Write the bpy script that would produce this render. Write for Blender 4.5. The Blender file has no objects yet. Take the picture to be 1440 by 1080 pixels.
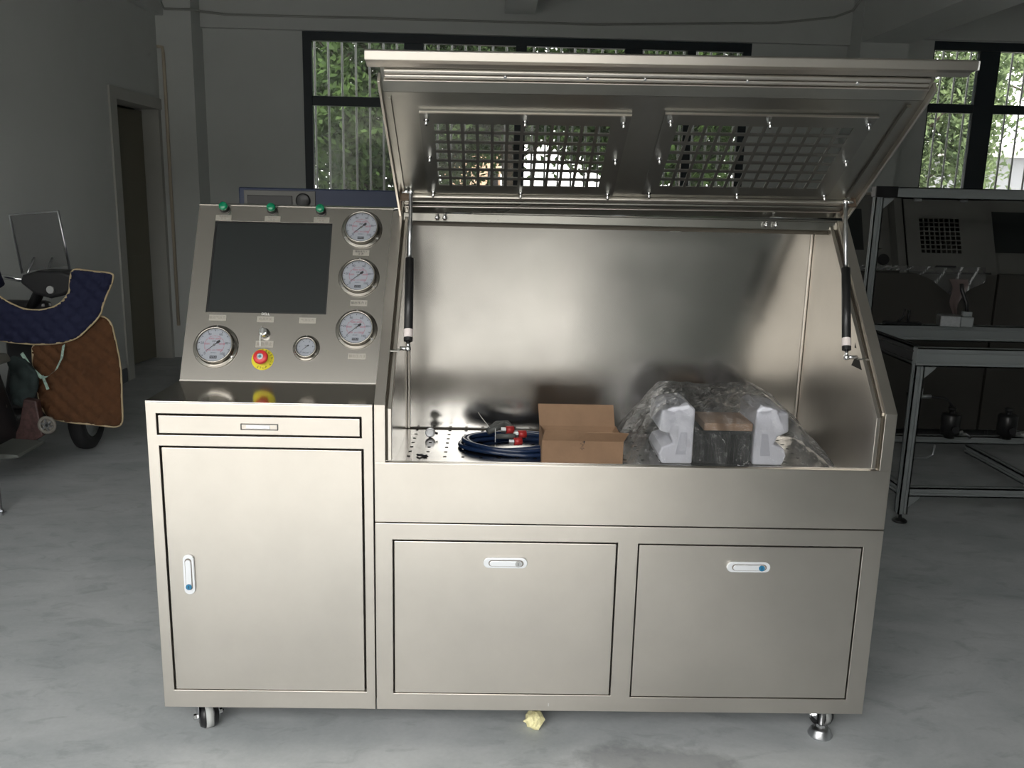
import bpy, bmesh, math, random
import numpy as np
from mathutils import Vector, Matrix, Euler

random.seed(7)
rng = np.random.default_rng(7)
S = bpy.context.scene
COL = S.collection
PI = math.pi

# ------------------------------------------------------------------ camera
cam_d = bpy.data.cameras.new('camera')
cam = bpy.data.objects.new('camera', cam_d)
COL.objects.link(cam)
cam_d.sensor_width = 36.0
cam_d.sensor_fit = 'HORIZONTAL'
cam_d.lens = 1242.0 / 1440.0 * 36.0
cam_d.clip_start = 0.02
cam_d.clip_end = 300
pa, ya, ra = [math.radians(v) for v in (12.12, 1.32, 1.363)]
fw = Vector((math.sin(ya) * math.cos(pa), math.cos(ya) * math.cos(pa), -math.sin(pa)))
r0 = Vector((math.cos(ya), -math.sin(ya), 0))
u0 = r0.cross(fw)
rv = math.cos(ra) * r0 + math.sin(ra) * u0
uv = -math.sin(ra) * r0 + math.cos(ra) * u0
cm = Matrix((( rv.x, uv.x, -fw.x, 0.912), (rv.y, uv.y, -fw.y, -2.277), (rv.z, uv.z, -fw.z, 1.549), (0, 0, 0, 1)))
cam.matrix_world = cm
S.camera = cam

# ------------------------------------------------------------------ world and light
W = bpy.data.worlds.new('overcast_sky')
S.world = W
W.use_nodes = True
wn = W.node_tree
bg = wn.nodes['Background']
bg.inputs[0].default_value = (1.0, 0.99, 0.965, 1)
bg.inputs[1].default_value = 5.5
S.view_settings.view_transform = 'Standard'
S.view_settings.look = 'None'
S.view_settings.gamma = 1
S.view_settings.use_curve_mapping = False
S.view_settings.exposure = 0.4

def portal(loc, rot, sx, sy):
    l = bpy.data.lights.new('daylight_portal', 'AREA')
    l.shape = 'RECTANGLE'; l.size = sx; l.size_y = sy
    l.cycles.is_portal = True
    o = bpy.data.objects.new('daylight_portal', l)
    COL.objects.link(o); o.location = loc; o.rotation_euler = rot
DOOR = (-2.0, 1.62, 3.05, -2.7)      # x0, x1, top, y of the big opening behind the camera
portal(((DOOR[0] + DOOR[1]) / 2, DOOR[3] - 0.1, DOOR[2] / 2), (math.radians(90), 0, 0), DOOR[1] - DOOR[0], DOOR[2])
portal((1.17, 6.28, 1.95), (math.radians(-90), 0, 0), 4.1, 1.9)
portal((5.9, 6.28, 2.0), (math.radians(-90), 0, 0), 2.1, 2.0)

sun_d = bpy.data.lights.new('sun', 'SUN'); sun_d.energy = 8.0; sun_d.angle = math.radians(1.5); sun_d.color = (1.0, 0.93, 0.84)
sun = bpy.data.objects.new('sun', sun_d); COL.objects.link(sun); sun.location = (-2, -8, 9)
sun.rotation_euler = Vector((-0.16, -0.24, 0.95)).to_track_quat('Z', 'Y').to_euler()

# ------------------------------------------------------------------ materials
def mat(name, col, rough=0.6, metal=0.0, var=0.0, vscale=8.0, stretch=(1, 1, 1), bump=0.0, bscale=60.0, rvar=0.0,
        aniso=0.0, spec=0.5, col2=None, coat=0.0, emit=None, trans=0.0):
    m = bpy.data.materials.new(name)
    m.use_nodes = True
    nt = m.node_tree
    b = nt.nodes['Principled BSDF']
    b.inputs['Base Color'].default_value = (*col, 1)
    b.inputs['Roughness'].default_value = rough
    b.inputs['Metallic'].default_value = metal
    b.inputs['Specular IOR Level'].default_value = spec
    b.inputs['Coat Weight'].default_value = coat
    if emit:
        b.inputs['Emission Color'].default_value = (*emit[0], 1)
        b.inputs['Emission Strength'].default_value = emit[1]
    if aniso:
        b.inputs['Anisotropic'].default_value = aniso
        b.inputs['Anisotropic Rotation'].default_value = 0.25
        cx = nt.nodes.new('ShaderNodeCombineXYZ')
        cx.inputs[0].default_value = 1.0; cx.inputs[1].default_value = 0.3; cx.inputs[2].default_value = 0.08
        nt.links.new(cx.outputs[0], b.inputs['Tangent'])
    need = var or rvar or bump or col2
    if need:
        geo = nt.nodes.new('ShaderNodeNewGeometry')
        mp = nt.nodes.new('ShaderNodeMapping')
        mp.inputs['Scale'].default_value = stretch
        nt.links.new(geo.outputs['Position'], mp.inputs[0])
    if var or col2:
        n = nt.nodes.new('ShaderNodeTexNoise')
        n.inputs['Scale'].default_value = vscale
        n.inputs['Detail'].default_value = 6
        n.inputs['Roughness'].default_value = 0.6
        nt.links.new(mp.outputs[0], n.inputs['Vector'])
        r = nt.nodes.new('ShaderNodeValToRGB')
        c2 = col2 or tuple(max(0, c * (1 - var)) for c in col)
        c1 = tuple(min(1, c * (1 + var)) for c in col) if not col2 else col
        r.color_ramp.elements[0].position = 0.32; r.color_ramp.elements[0].color = (*c2, 1)
        r.color_ramp.elements[1].position = 0.68; r.color_ramp.elements[1].color = (*c1, 1)
        nt.links.new(n.outputs['Fac'], r.inputs[0])
        nt.links.new(r.outputs[0], b.inputs['Base Color'])
    if rvar:
        n = nt.nodes.new('ShaderNodeTexNoise')
        n.inputs['Scale'].default_value = vscale * 0.6
        n.inputs['Detail'].default_value = 4
        nt.links.new(mp.outputs[0], n.inputs['Vector'])
        q = nt.nodes.new('ShaderNodeMapRange')
        q.inputs[1].default_value = 0.3; q.inputs[2].default_value = 0.7
        q.inputs[3].default_value = max(0.02, rough - rvar); q.inputs[4].default_value = rough + rvar
        nt.links.new(n.outputs['Fac'], q.inputs[0])
        nt.links.new(q.outputs[0], b.inputs['Roughness'])
    if bump:
        n = nt.nodes.new('ShaderNodeTexNoise')
        n.inputs['Scale'].default_value = bscale
        n.inputs['Detail'].default_value = 3
        nt.links.new(mp.outputs[0], n.inputs['Vector'])
        bp = nt.nodes.new('ShaderNodeBump')
        bp.inputs['Strength'].default_value = bump
        bp.inputs['Distance'].default_value = 0.01
        nt.links.new(n.outputs['Fac'], bp.inputs['Height'])
        nt.links.new(bp.outputs[0], b.inputs['Normal'])
    return m

STEEL = mat('brushed_steel', (0.63, 0.592, 0.54), 0.35, 1.0, var=0.035, vscale=5, rvar=0.05, aniso=0.3)
STEEL_PANEL = mat('console_steel', (0.35, 0.333, 0.302), 0.25, 1.0, aniso=0.4)
STEEL_TOP = mat('polished_worktop_steel', (0.52, 0.50, 0.47), 0.13, 1.0, var=0.05, vscale=6, rvar=0.03)
STEEL_IN = mat('liner_steel', (0.47, 0.46, 0.44), 0.22, 1.0, var=0.05, vscale=4, rvar=0.07, bump=0.03, bscale=3.5)
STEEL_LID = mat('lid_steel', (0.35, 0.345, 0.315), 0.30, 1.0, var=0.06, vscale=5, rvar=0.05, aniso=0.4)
STEEL_GRILLE = mat('grille_steel', (0.29, 0.29, 0.27), 0.38, 1.0, var=0.04, vscale=9)
CHROME = mat('chrome', (0.85, 0.85, 0.86), 0.12, 1.0)
ZINC = mat('zinc_plated_steel', (0.62, 0.63, 0.65), 0.3, 1.0, var=0.1, vscale=60)
DARKGAP = mat('dark_gap_shade', (0.02, 0.018, 0.015), 0.8)  # near-black colour stands in for the shade inside gaps and cutouts
BLACK = mat('black_plastic', (0.012, 0.012, 0.013), 0.35)
BLACK_MATT = mat('black_matt_rubber', (0.018, 0.018, 0.02), 0.7)
SCREEN = mat('dark_screen_glass', (0.016, 0.019, 0.019), 0.42, spec=0.25)
SEAL = mat('rubber_seal', (0.06, 0.05, 0.035), 0.6)
WHITE = mat('white_plastic', (0.78, 0.78, 0.76), 0.4)
SILVERP = mat('silver_painted_latch', (0.74, 0.76, 0.79), 0.35, 0.3)
BLUE_KEY = mat('blue_key_disc', (0.02, 0.16, 0.30), 0.35)
GREY_KEY = mat('grey_key_disc', (0.35, 0.36, 0.36), 0.4)
GREEN = mat('green_lamp_lens', (0.0, 0.19, 0.085), 0.22, coat=0.6)
RED = mat('red_button', (0.62, 0.035, 0.04), 0.35)
YELLOW = mat('yellow_disc', (0.85, 0.74, 0.05), 0.5)
DIAL = mat('dial_white', (0.40, 0.43, 0.48), 0.5)
INK = mat('black_ink', (0.015, 0.015, 0.02), 0.6)
INKR = mat('red_ink', (0.42, 0.07, 0.11), 0.6)
INKF = mat('faint_grey_ink', (0.20, 0.18, 0.16), 0.6)
TAGM = mat('engraved_label_plate', (0.36, 0.34, 0.30), 0.45, 0.55)
CARD = mat('corrugated_cardboard', (0.29, 0.18, 0.108), 0.85, var=0.1, vscale=14, bump=0.08, bscale=90)
CARD_IN = mat('cardboard_inner', (0.25, 0.155, 0.095), 0.88, var=0.1, vscale=14)
FOAM = mat('white_packing_foam', (0.72, 0.73, 0.80), 0.85, var=0.05, vscale=30, bump=0.15, bscale=140)
MESHB = mat('black_finned_body', (0.006, 0.008, 0.008), 0.7, var=0.4, vscale=40, stretch=(6, 1, 0.6), spec=0.08)
BLUEHOSE = mat('blue_hose', (0.008, 0.022, 0.065), 0.28, coat=0.3)
GREYHOSE = mat('grey_sleeve', (0.10, 0.105, 0.10), 0.5)
REDCAP = mat('red_cap', (0.45, 0.03, 0.03), 0.4)
YFOAM = mat('yellow_foam', (0.80, 0.74, 0.42), 0.9, var=0.12, vscale=60, bump=0.5, bscale=90)
WALLM = mat('white_wall_paint', (0.66, 0.68, 0.665), 0.88, var=0.03, vscale=1.3, bump=0.02, bscale=40)
CEILM = mat('ceiling_paint', (0.34, 0.34, 0.33), 0.9)
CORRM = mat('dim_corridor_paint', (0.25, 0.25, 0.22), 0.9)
SKIRT = mat('grey_skirting_paint', (0.16, 0.17, 0.19), 0.7)
DOORM = mat('olive_door_paint', (0.20, 0.19, 0.145), 0.6)
FRAMEM = mat('dark_window_frame', (0.018, 0.028, 0.036), 0.45)
BARM = mat('grey_window_bar', (0.16, 0.17, 0.16), 0.5)
BLUEM = mat('dark_blue_machine_paint', (0.010, 0.022, 0.065), 0.45)
GREYM = mat('grey_machine_panel', (0.13, 0.128, 0.12), 0.5)
ALU = mat('anodised_aluminium', (0.34, 0.365, 0.37), 0.5, 0.5)
ALU_D = mat('aluminium_slot_shadowed_core', (0.14, 0.15, 0.155), 0.6, 0.3)
SHADESTEEL = mat('shade_dark_bench_steel', (0.14, 0.14, 0.13), 0.55, 0.3, var=0.08, vscale=4)  # base colour lowered to carry the shade over the back-row benches
OLDSTEEL_D = mat('brown_film_covered_panel', (0.045, 0.042, 0.036), 0.6, 0.0, var=0.1, vscale=3)
NAVY = mat('navy_quilted_fabric', (0.009, 0.012, 0.045), 0.85, bump=0.2, bscale=200)
BROWN = mat('brown_fleece_fabric', (0.10, 0.042, 0.016), 0.95, var=0.15, vscale=12, bump=0.4, bscale=160)
PIPING = mat('tan_piping', (0.50, 0.40, 0.25), 0.8)
RIBBON = mat('pale_green_ribbon', (0.30, 0.42, 0.36), 0.7, var=0.5, vscale=60)
SCOOT = mat('dark_scooter_plastic', (0.02, 0.02, 0.022), 0.3)
SCOOTR = mat('maroon_scooter_panel', (0.06, 0.03, 0.028), 0.5, var=0.4, vscale=45)
SEATM = mat('grey_seat_vinyl', (0.16, 0.16, 0.14), 0.6)
TEAL = mat('dull_teal_cloth', (0.025, 0.038, 0.038), 0.9, var=0.3, vscale=10)
BARK = mat('tree_bark', (0.10, 0.08, 0.06), 0.9, var=0.3, vscale=10)
TAN = mat('tan_building_render', (0.62, 0.43, 0.30), 0.9)
GREYB = mat('grey_building_render', (0.34, 0.35, 0.37), 0.9)
WHITEB = mat('white_building_render', (0.72, 0.70, 0.66), 0.9)
GROUND = mat('outdoor_paving', (0.15, 0.148, 0.142), 0.9, var=0.1, vscale=2)
PINK = mat('pinkish_film', (0.16, 0.12, 0.115), 0.35)

def floor_material():
    m = bpy.data.materials.new('stained_concrete')
    m.use_nodes = True
    nt = m.node_tree; b = nt.nodes['Principled BSDF']
    geo = nt.nodes.new('ShaderNodeNewGeometry')
    def noise(sc, det, stretch, dist=0.0):
        mp = nt.nodes.new('ShaderNodeMapping'); mp.inputs['Scale'].default_value = stretch
        nt.links.new(geo.outputs['Position'], mp.inputs[0])
        n = nt.nodes.new('ShaderNodeTexNoise'); n.inputs['Scale'].default_value = sc
        n.inputs['Detail'].default_value = det; n.inputs['Roughness'].default_value = 0.62
        n.inputs['Distortion'].default_value = dist
        nt.links.new(mp.outputs[0], n.inputs['Vector']); return n
    def ramp(src, p0, c0, p1, c1):
        r = nt.nodes.new('ShaderNodeValToRGB')
        r.color_ramp.elements[0].position = p0; r.color_ramp.elements[0].color = (*c0, 1)
        r.color_ramp.elements[1].position = p1; r.color_ramp.elements[1].color = (*c1, 1)
        nt.links.new(src, r.inputs[0]); return r
    def mul(a, c, f=1.0):
        x = nt.nodes.new('ShaderNodeMix'); x.data_type = 'RGBA'; x.blend_type = 'MULTIPLY'
        x.inputs[0].default_value = f
        nt.links.new(a, x.inputs[6]); nt.links.new(c, x.inputs[7]); return x
    base = ramp(noise(2.2, 8, (1, 1.5, 1), 0.4).outputs['Fac'], 0.36, (0.38, 0.405, 0.415), 0.64, (0.50, 0.52, 0.53))
    blot = ramp(noise(7.0, 5, (1, 1.9, 1), 0.8).outputs['Fac'], 0.33, (0.80, 0.81, 0.81), 0.46, (1, 1, 1))
    fine = ramp(noise(70.0, 3, (1, 1, 1)).outputs['Fac'], 0.3, (0.94, 0.94, 0.94), 0.7, (1, 1, 1))
    # damp stain on the concrete just in front of the bench
    sub = nt.nodes.new('ShaderNodeVectorMath'); sub.operation = 'SUBTRACT'
    nt.links.new(geo.outputs['Position'], sub.inputs[0]); sub.inputs[1].default_value = (1.38, -0.10, 0)
    mp = nt.nodes.new('ShaderNodeMapping'); mp.inputs['Scale'].default_value = (2.6, 7.5, 0)
    nt.links.new(sub.outputs[0], mp.inputs[0])
    ln = nt.nodes.new('ShaderNodeVectorMath'); ln.operation = 'LENGTH'; nt.links.new(mp.outputs[0], ln.inputs[0])
    nn = noise(5.0, 6, (1, 1, 1))
    ad = nt.nodes.new('ShaderNodeMath'); ad.operation = 'MULTIPLY_ADD'; ad.inputs[1].default_value = 2.2
    nt.links.new(nn.outputs['Fac'], ad.inputs[0]); nt.links.new(ln.outputs['Value'], ad.inputs[2])
    st = ramp(ad.outputs[0], 0.0, (1, 1, 1), 1.0, (1, 1, 1))
    mr = nt.nodes.new('ShaderNodeMapRange'); mr.inputs[1].default_value = 1.55; mr.inputs[2].default_value = 1.85
    mr.inputs[3].default_value = 0.68; mr.inputs[4].default_value = 1.0
    nt.links.new(ad.outputs[0], mr.inputs[0])
    nt.nodes.remove(st)
    a = mul(base.outputs[0], blot.outputs[0], 0.8)
    a = mul(a.outputs[2], fine.outputs[0])
    a = mul(a.outputs[2], mr.outputs[0])
    nt.links.new(a.outputs[2], b.inputs['Base Color'])
    b.inputs['Roughness'].default_value = 0.55
    b.inputs['Specular IOR Level'].default_value = 0.35
    return m
FLOORM = floor_material()

def film_material(name, tr, haze, rough, crumple=0.0, ior=1.45):
    m = bpy.data.materials.new(name); m.use_nodes = True
    nt = m.node_tree; nt.nodes.remove(nt.nodes['Principled BSDF'])
    out = nt.nodes['Material Output']
    t = nt.nodes.new('ShaderNodeBsdfTransparent'); t.inputs[0].default_value = (tr, tr, tr, 1)
    g = nt.nodes.new('ShaderNodeBsdfGlossy'); g.inputs['Roughness'].default_value = rough
    d = nt.nodes.new('ShaderNodeBsdfDiffuse'); d.inputs[0].default_value = (0.8, 0.82, 0.82, 1)
    f = nt.nodes.new('ShaderNodeFresnel'); f.inputs[0].default_value = ior
    m1 = nt.nodes.new('ShaderNodeMixShader'); m2 = nt.nodes.new('ShaderNodeMixShader')
    m1.inputs[0].default_value = haze
    if crumple:
        geo = nt.nodes.new('ShaderNodeNewGeometry')
        n = nt.nodes.new('ShaderNodeTexNoise'); n.inputs['Scale'].default_value = 26; n.inputs['Detail'].default_value = 5; n.inputs['Distortion'].default_value = 1.2
        nt.links.new(geo.outputs['Position'], n.inputs['Vector'])
        bp = nt.nodes.new('ShaderNodeBump'); bp.inputs['Strength'].default_value = crumple; bp.inputs['Distance'].default_value = 0.012
        nt.links.new(n.outputs['Fac'], bp.inputs['Height'])
        nt.links.new(bp.outputs[0], g.inputs['Normal']); nt.links.new(bp.outputs[0], f.inputs['Normal'])
    nt.links.new(t.outputs[0], m1.inputs[1]); nt.links.new(d.outputs[0], m1.inputs[2])
    nt.links.new(f.outputs[0], m2.inputs[0])
    nt.links.new(m1.outputs[0], m2.inputs[1]); nt.links.new(g.outputs[0], m2.inputs[2])
    nt.links.new(m2.outputs[0], out.inputs[0])
    return m
FILM = film_material('clear_plastic_film', 0.97, 0.05, 0.10, 1.0, 1.5)
GLASS = film_material('dusty_window_glass', 0.90, 0.07, 0.05)
GLASS_C = film_material('gauge_glass', 0.97, 0.0, 0.03)
WSH = film_material('smoky_windshield', 0.55, 0.08, 0.25)
FILM_B = film_material('hanging_film_strip', 0.6, 0.10, 0.3)

def leaf_material(name, c1, c2):
    m = bpy.data.materials.new(name); m.use_nodes = True
    nt = m.node_tree; nt.nodes.remove(nt.nodes['Principled BSDF'])
    out = nt.nodes['Material Output']
    geo = nt.nodes.new('ShaderNodeNewGeometry')
    n = nt.nodes.new('ShaderNodeTexNoise'); n.inputs['Scale'].default_value = 3.5
    nt.links.new(geo.outputs['Position'], n.inputs['Vector'])
    r = nt.nodes.new('ShaderNodeValToRGB')
    r.color_ramp.elements[0].position = 0.35; r.color_ramp.elements[0].color = (*c1, 1)
    r.color_ramp.elements[1].position = 0.65; r.color_ramp.elements[1].color = (*c2, 1)
    nt.links.new(n.outputs['Fac'], r.inputs[0])
    d = nt.nodes.new('ShaderNodeBsdfDiffuse'); t = nt.nodes.new('ShaderNodeBsdfTranslucent')
    nt.links.new(r.outputs[0], d.inputs[0]); nt.links.new(r.outputs[0], t.inputs[0])
    mx = nt.nodes.new('ShaderNodeMixShader'); mx.inputs[0].default_value = 0.45
    nt.links.new(d.outputs[0], mx.inputs[1]); nt.links.new(t.outputs[0], mx.inputs[2])
    nt.links.new(mx.outputs[0], out.inputs[0])
    return m
LEAF_A = leaf_material('tree_leaves', (0.02, 0.038, 0.015), (0.075, 0.125, 0.04))
LEAF_B = leaf_material('light_tree_leaves', (0.08, 0.12, 0.06), (0.26, 0.34, 0.17))

# ------------------------------------------------------------------ mesh helpers
WL = {}          # world location of every parent-able object
def frame(o, u, v, n):
    return Matrix(((u[0], v[0], n[0], o[0]), (u[1], v[1], n[1], o[1]), (u[2], v[2], n[2], o[2]), (0, 0, 0, 1)))

class MB:
    def __init__(self, M=None):
        self.v = []; self.f = []; self.mi = []; self.M = M; self.sm = []
    def add(self, vs, fs, mi=0, smooth=False, M=None):
        b = len(self.v)
        for p in vs:
            p = Vector(p)
            if M is not None: p = M @ p
            if self.M is not None: p = self.M @ p
            self.v.append(p)
        for f in fs:
            self.f.append(tuple(i + b for i in f)); self.mi.append(mi); self.sm.append(smooth)
        return self
    def box(self, x0, x1, y0, y1, z0, z1, mi=0, M=None):
        vs = [(x0, y0, z0), (x1, y0, z0), (x1, y1, z0), (x0, y1, z0), (x0, y0, z1), (x1, y0, z1), (x1, y1, z1), (x0, y1, z1)]
        fs = [(0, 3, 2, 1), (4, 5, 6, 7), (0, 1, 5, 4), (1, 2, 6, 5), (2, 3, 7, 6), (3, 0, 4, 7)]
        return self.add(vs, fs, mi, M=M)
    def prism(self, poly, a0, a1, axis='x', mi=0):
        # poly: 2-D points; axis x -> (y,z), y -> (x,z), z -> (x,y)
        def P(p, a):
            return {'x': (a, p[0], p[1]), 'y': (p[0], a, p[1]), 'z': (p[0], p[1], a)}[axis]
        n = len(poly)
        vs = [P(p, a0) for p in poly] + [P(p, a1) for p in poly]
        fs = [tuple(range(n))[::-1], tuple(range(n, 2 * n))] + [(i, (i + 1) % n, n + (i + 1) % n, n + i) for i in range(n)]
        return self.add(vs, fs, mi)
    def cyl(self, p0, p1, r, n=16, r1=None, mi=0, caps=True, smooth=True):
        p0 = Vector(p0); p1 = Vector(p1); d = (p1 - p0)
        r1 = r if r1 is None else r1
        q = d.to_track_quat('Z', 'Y').to_matrix()
        vs = []
        for c, rr in ((p0, r), (p1, r1)):
            for i in range(n):
                a = 2 * PI * i / n
                vs.append(c + q @ Vector((rr * math.cos(a), rr * math.sin(a), 0)))
        self.add(vs, [(i, (i + 1) % n, n + (i + 1) % n, n + i) for i in range(n)], mi, smooth)
        if caps:
            self.add(vs[:n], [tuple(range(n))[::-1]], mi); self.add(vs[n:], [tuple(range(n))], mi)
        return self
    def lathe(self, prof, n=32, mi=0, o=(0, 0, 0), ax=None, smooth=True):
        # prof: (radius, height) along local z (or along the matrix ax)
        A = ax or Matrix.Identity(4); o = Vector(o)
        vs = []
        for r, h in prof:
            for i in range(n):
                a = 2 * PI * i / n
                vs.append((A @ Vector((r * math.cos(a), r * math.sin(a), h))) + o)
        fs = []
        for k in range(len(prof) - 1):
            for i in range(n):
                fs.append((k * n + i, k * n + (i + 1) % n, (k + 1) * n + (i + 1) % n, (k + 1) * n + i))
        self.add(vs, fs, mi, smooth)
        for k, rev in ((0, True), (len(prof) - 1, False)):
            if prof[k][0] > 1e-4:
                ring = vs[k * n:(k + 1) * n]
                self.add(ring, [tuple(range(n))[::-1] if rev else tuple(range(n))], mi)
        return self
    def tube(self, pts, r, n=8, mi=0, closed=False, rs=None):
        pts = [Vector(p) for p in pts]; m = len(pts); vs = []
        up = Vector((0, 0, 1))
        prev = None
        for k, p in enumerate(pts):
            a = pts[(k - 1) % m] if (closed or k > 0) else p
            b = pts[(k + 1) % m] if (closed or k < m - 1) else p
            t = (b - a).normalized()
            if prev is None:
                s = t.cross(up)
                if s.length < 1e-3: s = t.cross(Vector((1, 0, 0)))
            else:
                s = prev - t * prev.dot(t)
                if s.length < 1e-4: s = t.cross(up)
            s.normalize(); prev = s
            w = t.cross(s)
            rr = rs[k] if rs else r
            for i in range(n):
                an = 2 * PI * i / n
                vs.append(p + s * (rr * math.cos(an)) + w * (rr * math.sin(an)))
        fs = []
        for k in range(m if closed else m - 1):
            k2 = (k + 1) % m
            for i in range(n):
                fs.append((k * n + i, k2 * n + i, k2 * n + (i + 1) % n, k * n + (i + 1) % n))
        self.add(vs, fs, mi, True)
        if not closed:
            self.add(vs[:n], [tuple(range(n))], mi); self.add(vs[-n:], [tuple(range(n))[::-1]], mi)
        return self
    def plate(self, u0, u1, v0, v1, holes, w0, w1, mi=0, plane='uv'):
        # flat plate between w0 and w1 with rectangular holes; plane maps (u,v,w): 'uv' -> (u,v,w); 'xz' -> (u,w,v)
        us = sorted(set([u0, u1] + [h[0] for h in holes] + [h[1] for h in holes]))
        vs_ = sorted(set([v0, v1] + [h[2] for h in holes] + [h[3] for h in holes]))
        nu, nv = len(us), len(vs_)
        def P(u, v, w): return (u, w, v) if plane == 'xz' else (u, v, w)
        def solid(i, j):
            if i < 0 or j < 0 or i >= nu - 1 or j >= nv - 1: return False
            cu = (us[i] + us[i + 1]) / 2; cv = (vs_[j] + vs_[j + 1]) / 2
            return not any(h[0] < cu < h[1] and h[2] < cv < h[3] for h in holes)
        V = [P(u, v, w) for w in (w0, w1) for v in vs_ for u in us]
        def I(i, j, k): return k * nu * nv + j * nu + i
        F = []
        for i in range(nu - 1):
            for j in range(nv - 1):
                if not solid(i, j): continue
                F.append((I(i, j, 0), I(i + 1, j, 0), I(i + 1, j + 1, 0), I(i, j + 1, 0)))
                F.append((I(i, j, 1), I(i, j + 1, 1), I(i + 1, j + 1, 1), I(i + 1, j, 1)))
                if not solid(i - 1, j): F.append((I(i, j, 0), I(i, j + 1, 0), I(i, j + 1, 1), I(i, j, 1)))
                if not solid(i + 1, j): F.append((I(i + 1, j, 0), I(i + 1, j, 1), I(i + 1, j + 1, 1), I(i + 1, j + 1, 0)))
                if not solid(i, j - 1): F.append((I(i, j, 0), I(i, j, 1), I(i + 1, j, 1), I(i + 1, j, 0)))
                if not solid(i, j + 1): F.append((I(i, j + 1, 0), I(i + 1, j + 1, 0), I(i + 1, j + 1, 1), I(i, j + 1, 1)))
        return self.add(V, F, mi)
    def build(self, name, mats, parent=None, bevel=0.0, kind=None, label=None, loc=None, fixn=True, seg=2):
        if not isinstance(mats, (list, tuple)): mats = [mats]
        vs = self.v
        if loc is None:
            lo = Vector([min(p[i] for p in vs) for i in range(3)]); hi = Vector([max(p[i] for p in vs) for i in range(3)])
            loc = (lo + hi) / 2
            if parent is None: loc.z = lo.z
        loc = Vector(loc)
        me = bpy.data.meshes.new(name)
        me.from_pydata([tuple(p - loc) for p in vs], [], self.f)
        for m in mats: me.materials.append(m)
        me.polygons.foreach_set('material_index', self.mi)
        me.polygons.foreach_set('use_smooth', self.sm)
        if fixn:
            bm = bmesh.new(); bm.from_mesh(me)
            bmesh.ops.remove_doubles(bm, verts=bm.verts, dist=1e-6)
            bmesh.ops.recalc_face_normals(bm, faces=bm.faces)
            bm.to_mesh(me); bm.free()
        me.update()
        o = bpy.data.objects.new(name, me)
        COL.objects.link(o)
        if parent is not None:
            o.parent = parent; o.location = loc - WL[parent.name]
        else:
            o.location = loc
        WL[o.name] = loc.copy()
        if bevel:
            b = o.modifiers.new('bevel', 'BEVEL'); b.width = bevel; b.segments = seg; b.limit_method = 'ANGLE'
            b.angle_limit = math.radians(50)
        if kind: o['kind'] = kind
        if label: o['label'] = label
        return o

def thing(name, loc, label, cat, group=None):
    o = bpy.data.objects.new(name, None); COL.objects.link(o)
    o.empty_display_size = 0.1
    o.location = loc; WL[o.name] = Vector(loc)
    return tag(o, label, cat, group)
def tag(o, label, cat, group=None):
    o['label'] = label; o['category'] = cat
    if group: o['group'] = group
    return o
def struct(o):
    o['kind'] = 'structure'; return o

_tc = {}
def text_geo(s, size, font_space=1.0):
    k = (s,)
    if k not in _tc:
        c = bpy.data.curves.new('txt', 'FONT'); c.body = s; c.size = 1; c.align_x = 'CENTER'; c.align_y = 'CENTER'
        c.resolution_u = 2
        o = bpy.data.objects.new('txt', c)
        me = o.to_mesh()
        _tc[k] = ([tuple(v.co) for v in me.vertices], [tuple(p.vertices) for p in me.polygons])
        o.to_mesh_clear(); bpy.data.objects.remove(o); bpy.data.curves.remove(c)
    v, f = _tc[k]
    return [(x * size, y * size, z) for x, y, z in v], f
def put_text(mb, s, size, x, y, w, mi=0, rot=0.0):
    v, f = text_geo(s, size)
    ca, sa = math.cos(rot), math.sin(rot)
    mb.add([(x + a * ca - b * sa, y + a * sa + b * ca, w) for a, b, c in v], f, mi)

# ------------------------------------------------------------------ the room
XL, XR, YB, YF, ZC = -2.04, 7.2, 6.15, DOOR[3], 3.65
struct(MB().box(XL - 1.6, XR + .2, YF - .2, YB + .25, -0.1, 0).build('floor', FLOORM, loc=(0, 0, 0)))
struct(MB().box(XL - 1.6, XR + .2, YF - .2, YB + .25, ZC, ZC + .15).build('ceiling', CEILM))
def wall_x(name, x0, x1, y0, y1, z1, holes):
    # wall in the y-z plane
    mb = MB(); mb.plate(y0, y1, 0, z1, holes, x0, x1)
    mb.v = [Vector((p.z, p.x, p.y)) for p in mb.v]
    return struct(mb.build(name, WALLM))
wall_x('wall_left', XL - 0.2, XL, YF, YB + .2, ZC, [(4.80, 5.84, -0.01, 2.27)])
wall_x('wall_right', XR, XR + .2, YF, YB + .2, ZC, [])
W1 = (-0.85, 3.21, 1.0, 2.935); W2 = (4.875, 6.85, 1.0, 3.00)
mb = MB(); mb.plate(XL, XR, 0, ZC, [W1, W2], YB, YB + .2, plane='xz'); struct(mb.build('wall_back', WALLM))
mb = MB(); mb.plate(XL, XR, 0, ZC, [(DOOR[0], DOOR[1], -.01, DOOR[2])], YF - .2, YF, plane='xz'); struct(mb.build('wall_front', WALLM))
# piers and beams
struct(MB().box(XL, -1.735, 5.85, YB, 0, ZC).build('trim_1', WALLM))
struct(MB().box(4.08, 4.51, 5.85, YB, 0, ZC).build('trim_2', WALLM))
struct(MB().box(-1.735, 4.08, 6.09, YB, 2.935, ZC).build('trim_3', WALLM))
struct(MB().box(4.51, XR, 6.09, YB, 3.005, ZC).build('trim_4', WALLM))
struct(MB().box(XL, -1.97, YF, 5.85, 2.98, ZC).build('trim_5', WALLM))
struct(MB().box(4.085, 4.515, YF, 5.849, 2.92, ZC).build('trim_6', WALLM))
struct(MB().box(0.962, 1.222, YF, 5.9, 3.08, ZC).build('trim_7', WALLM))
struct(MB().box(XL, XL + .012, YF, 4.76, 0, 0.11).build('baseboard_left', SKIRT))
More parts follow.
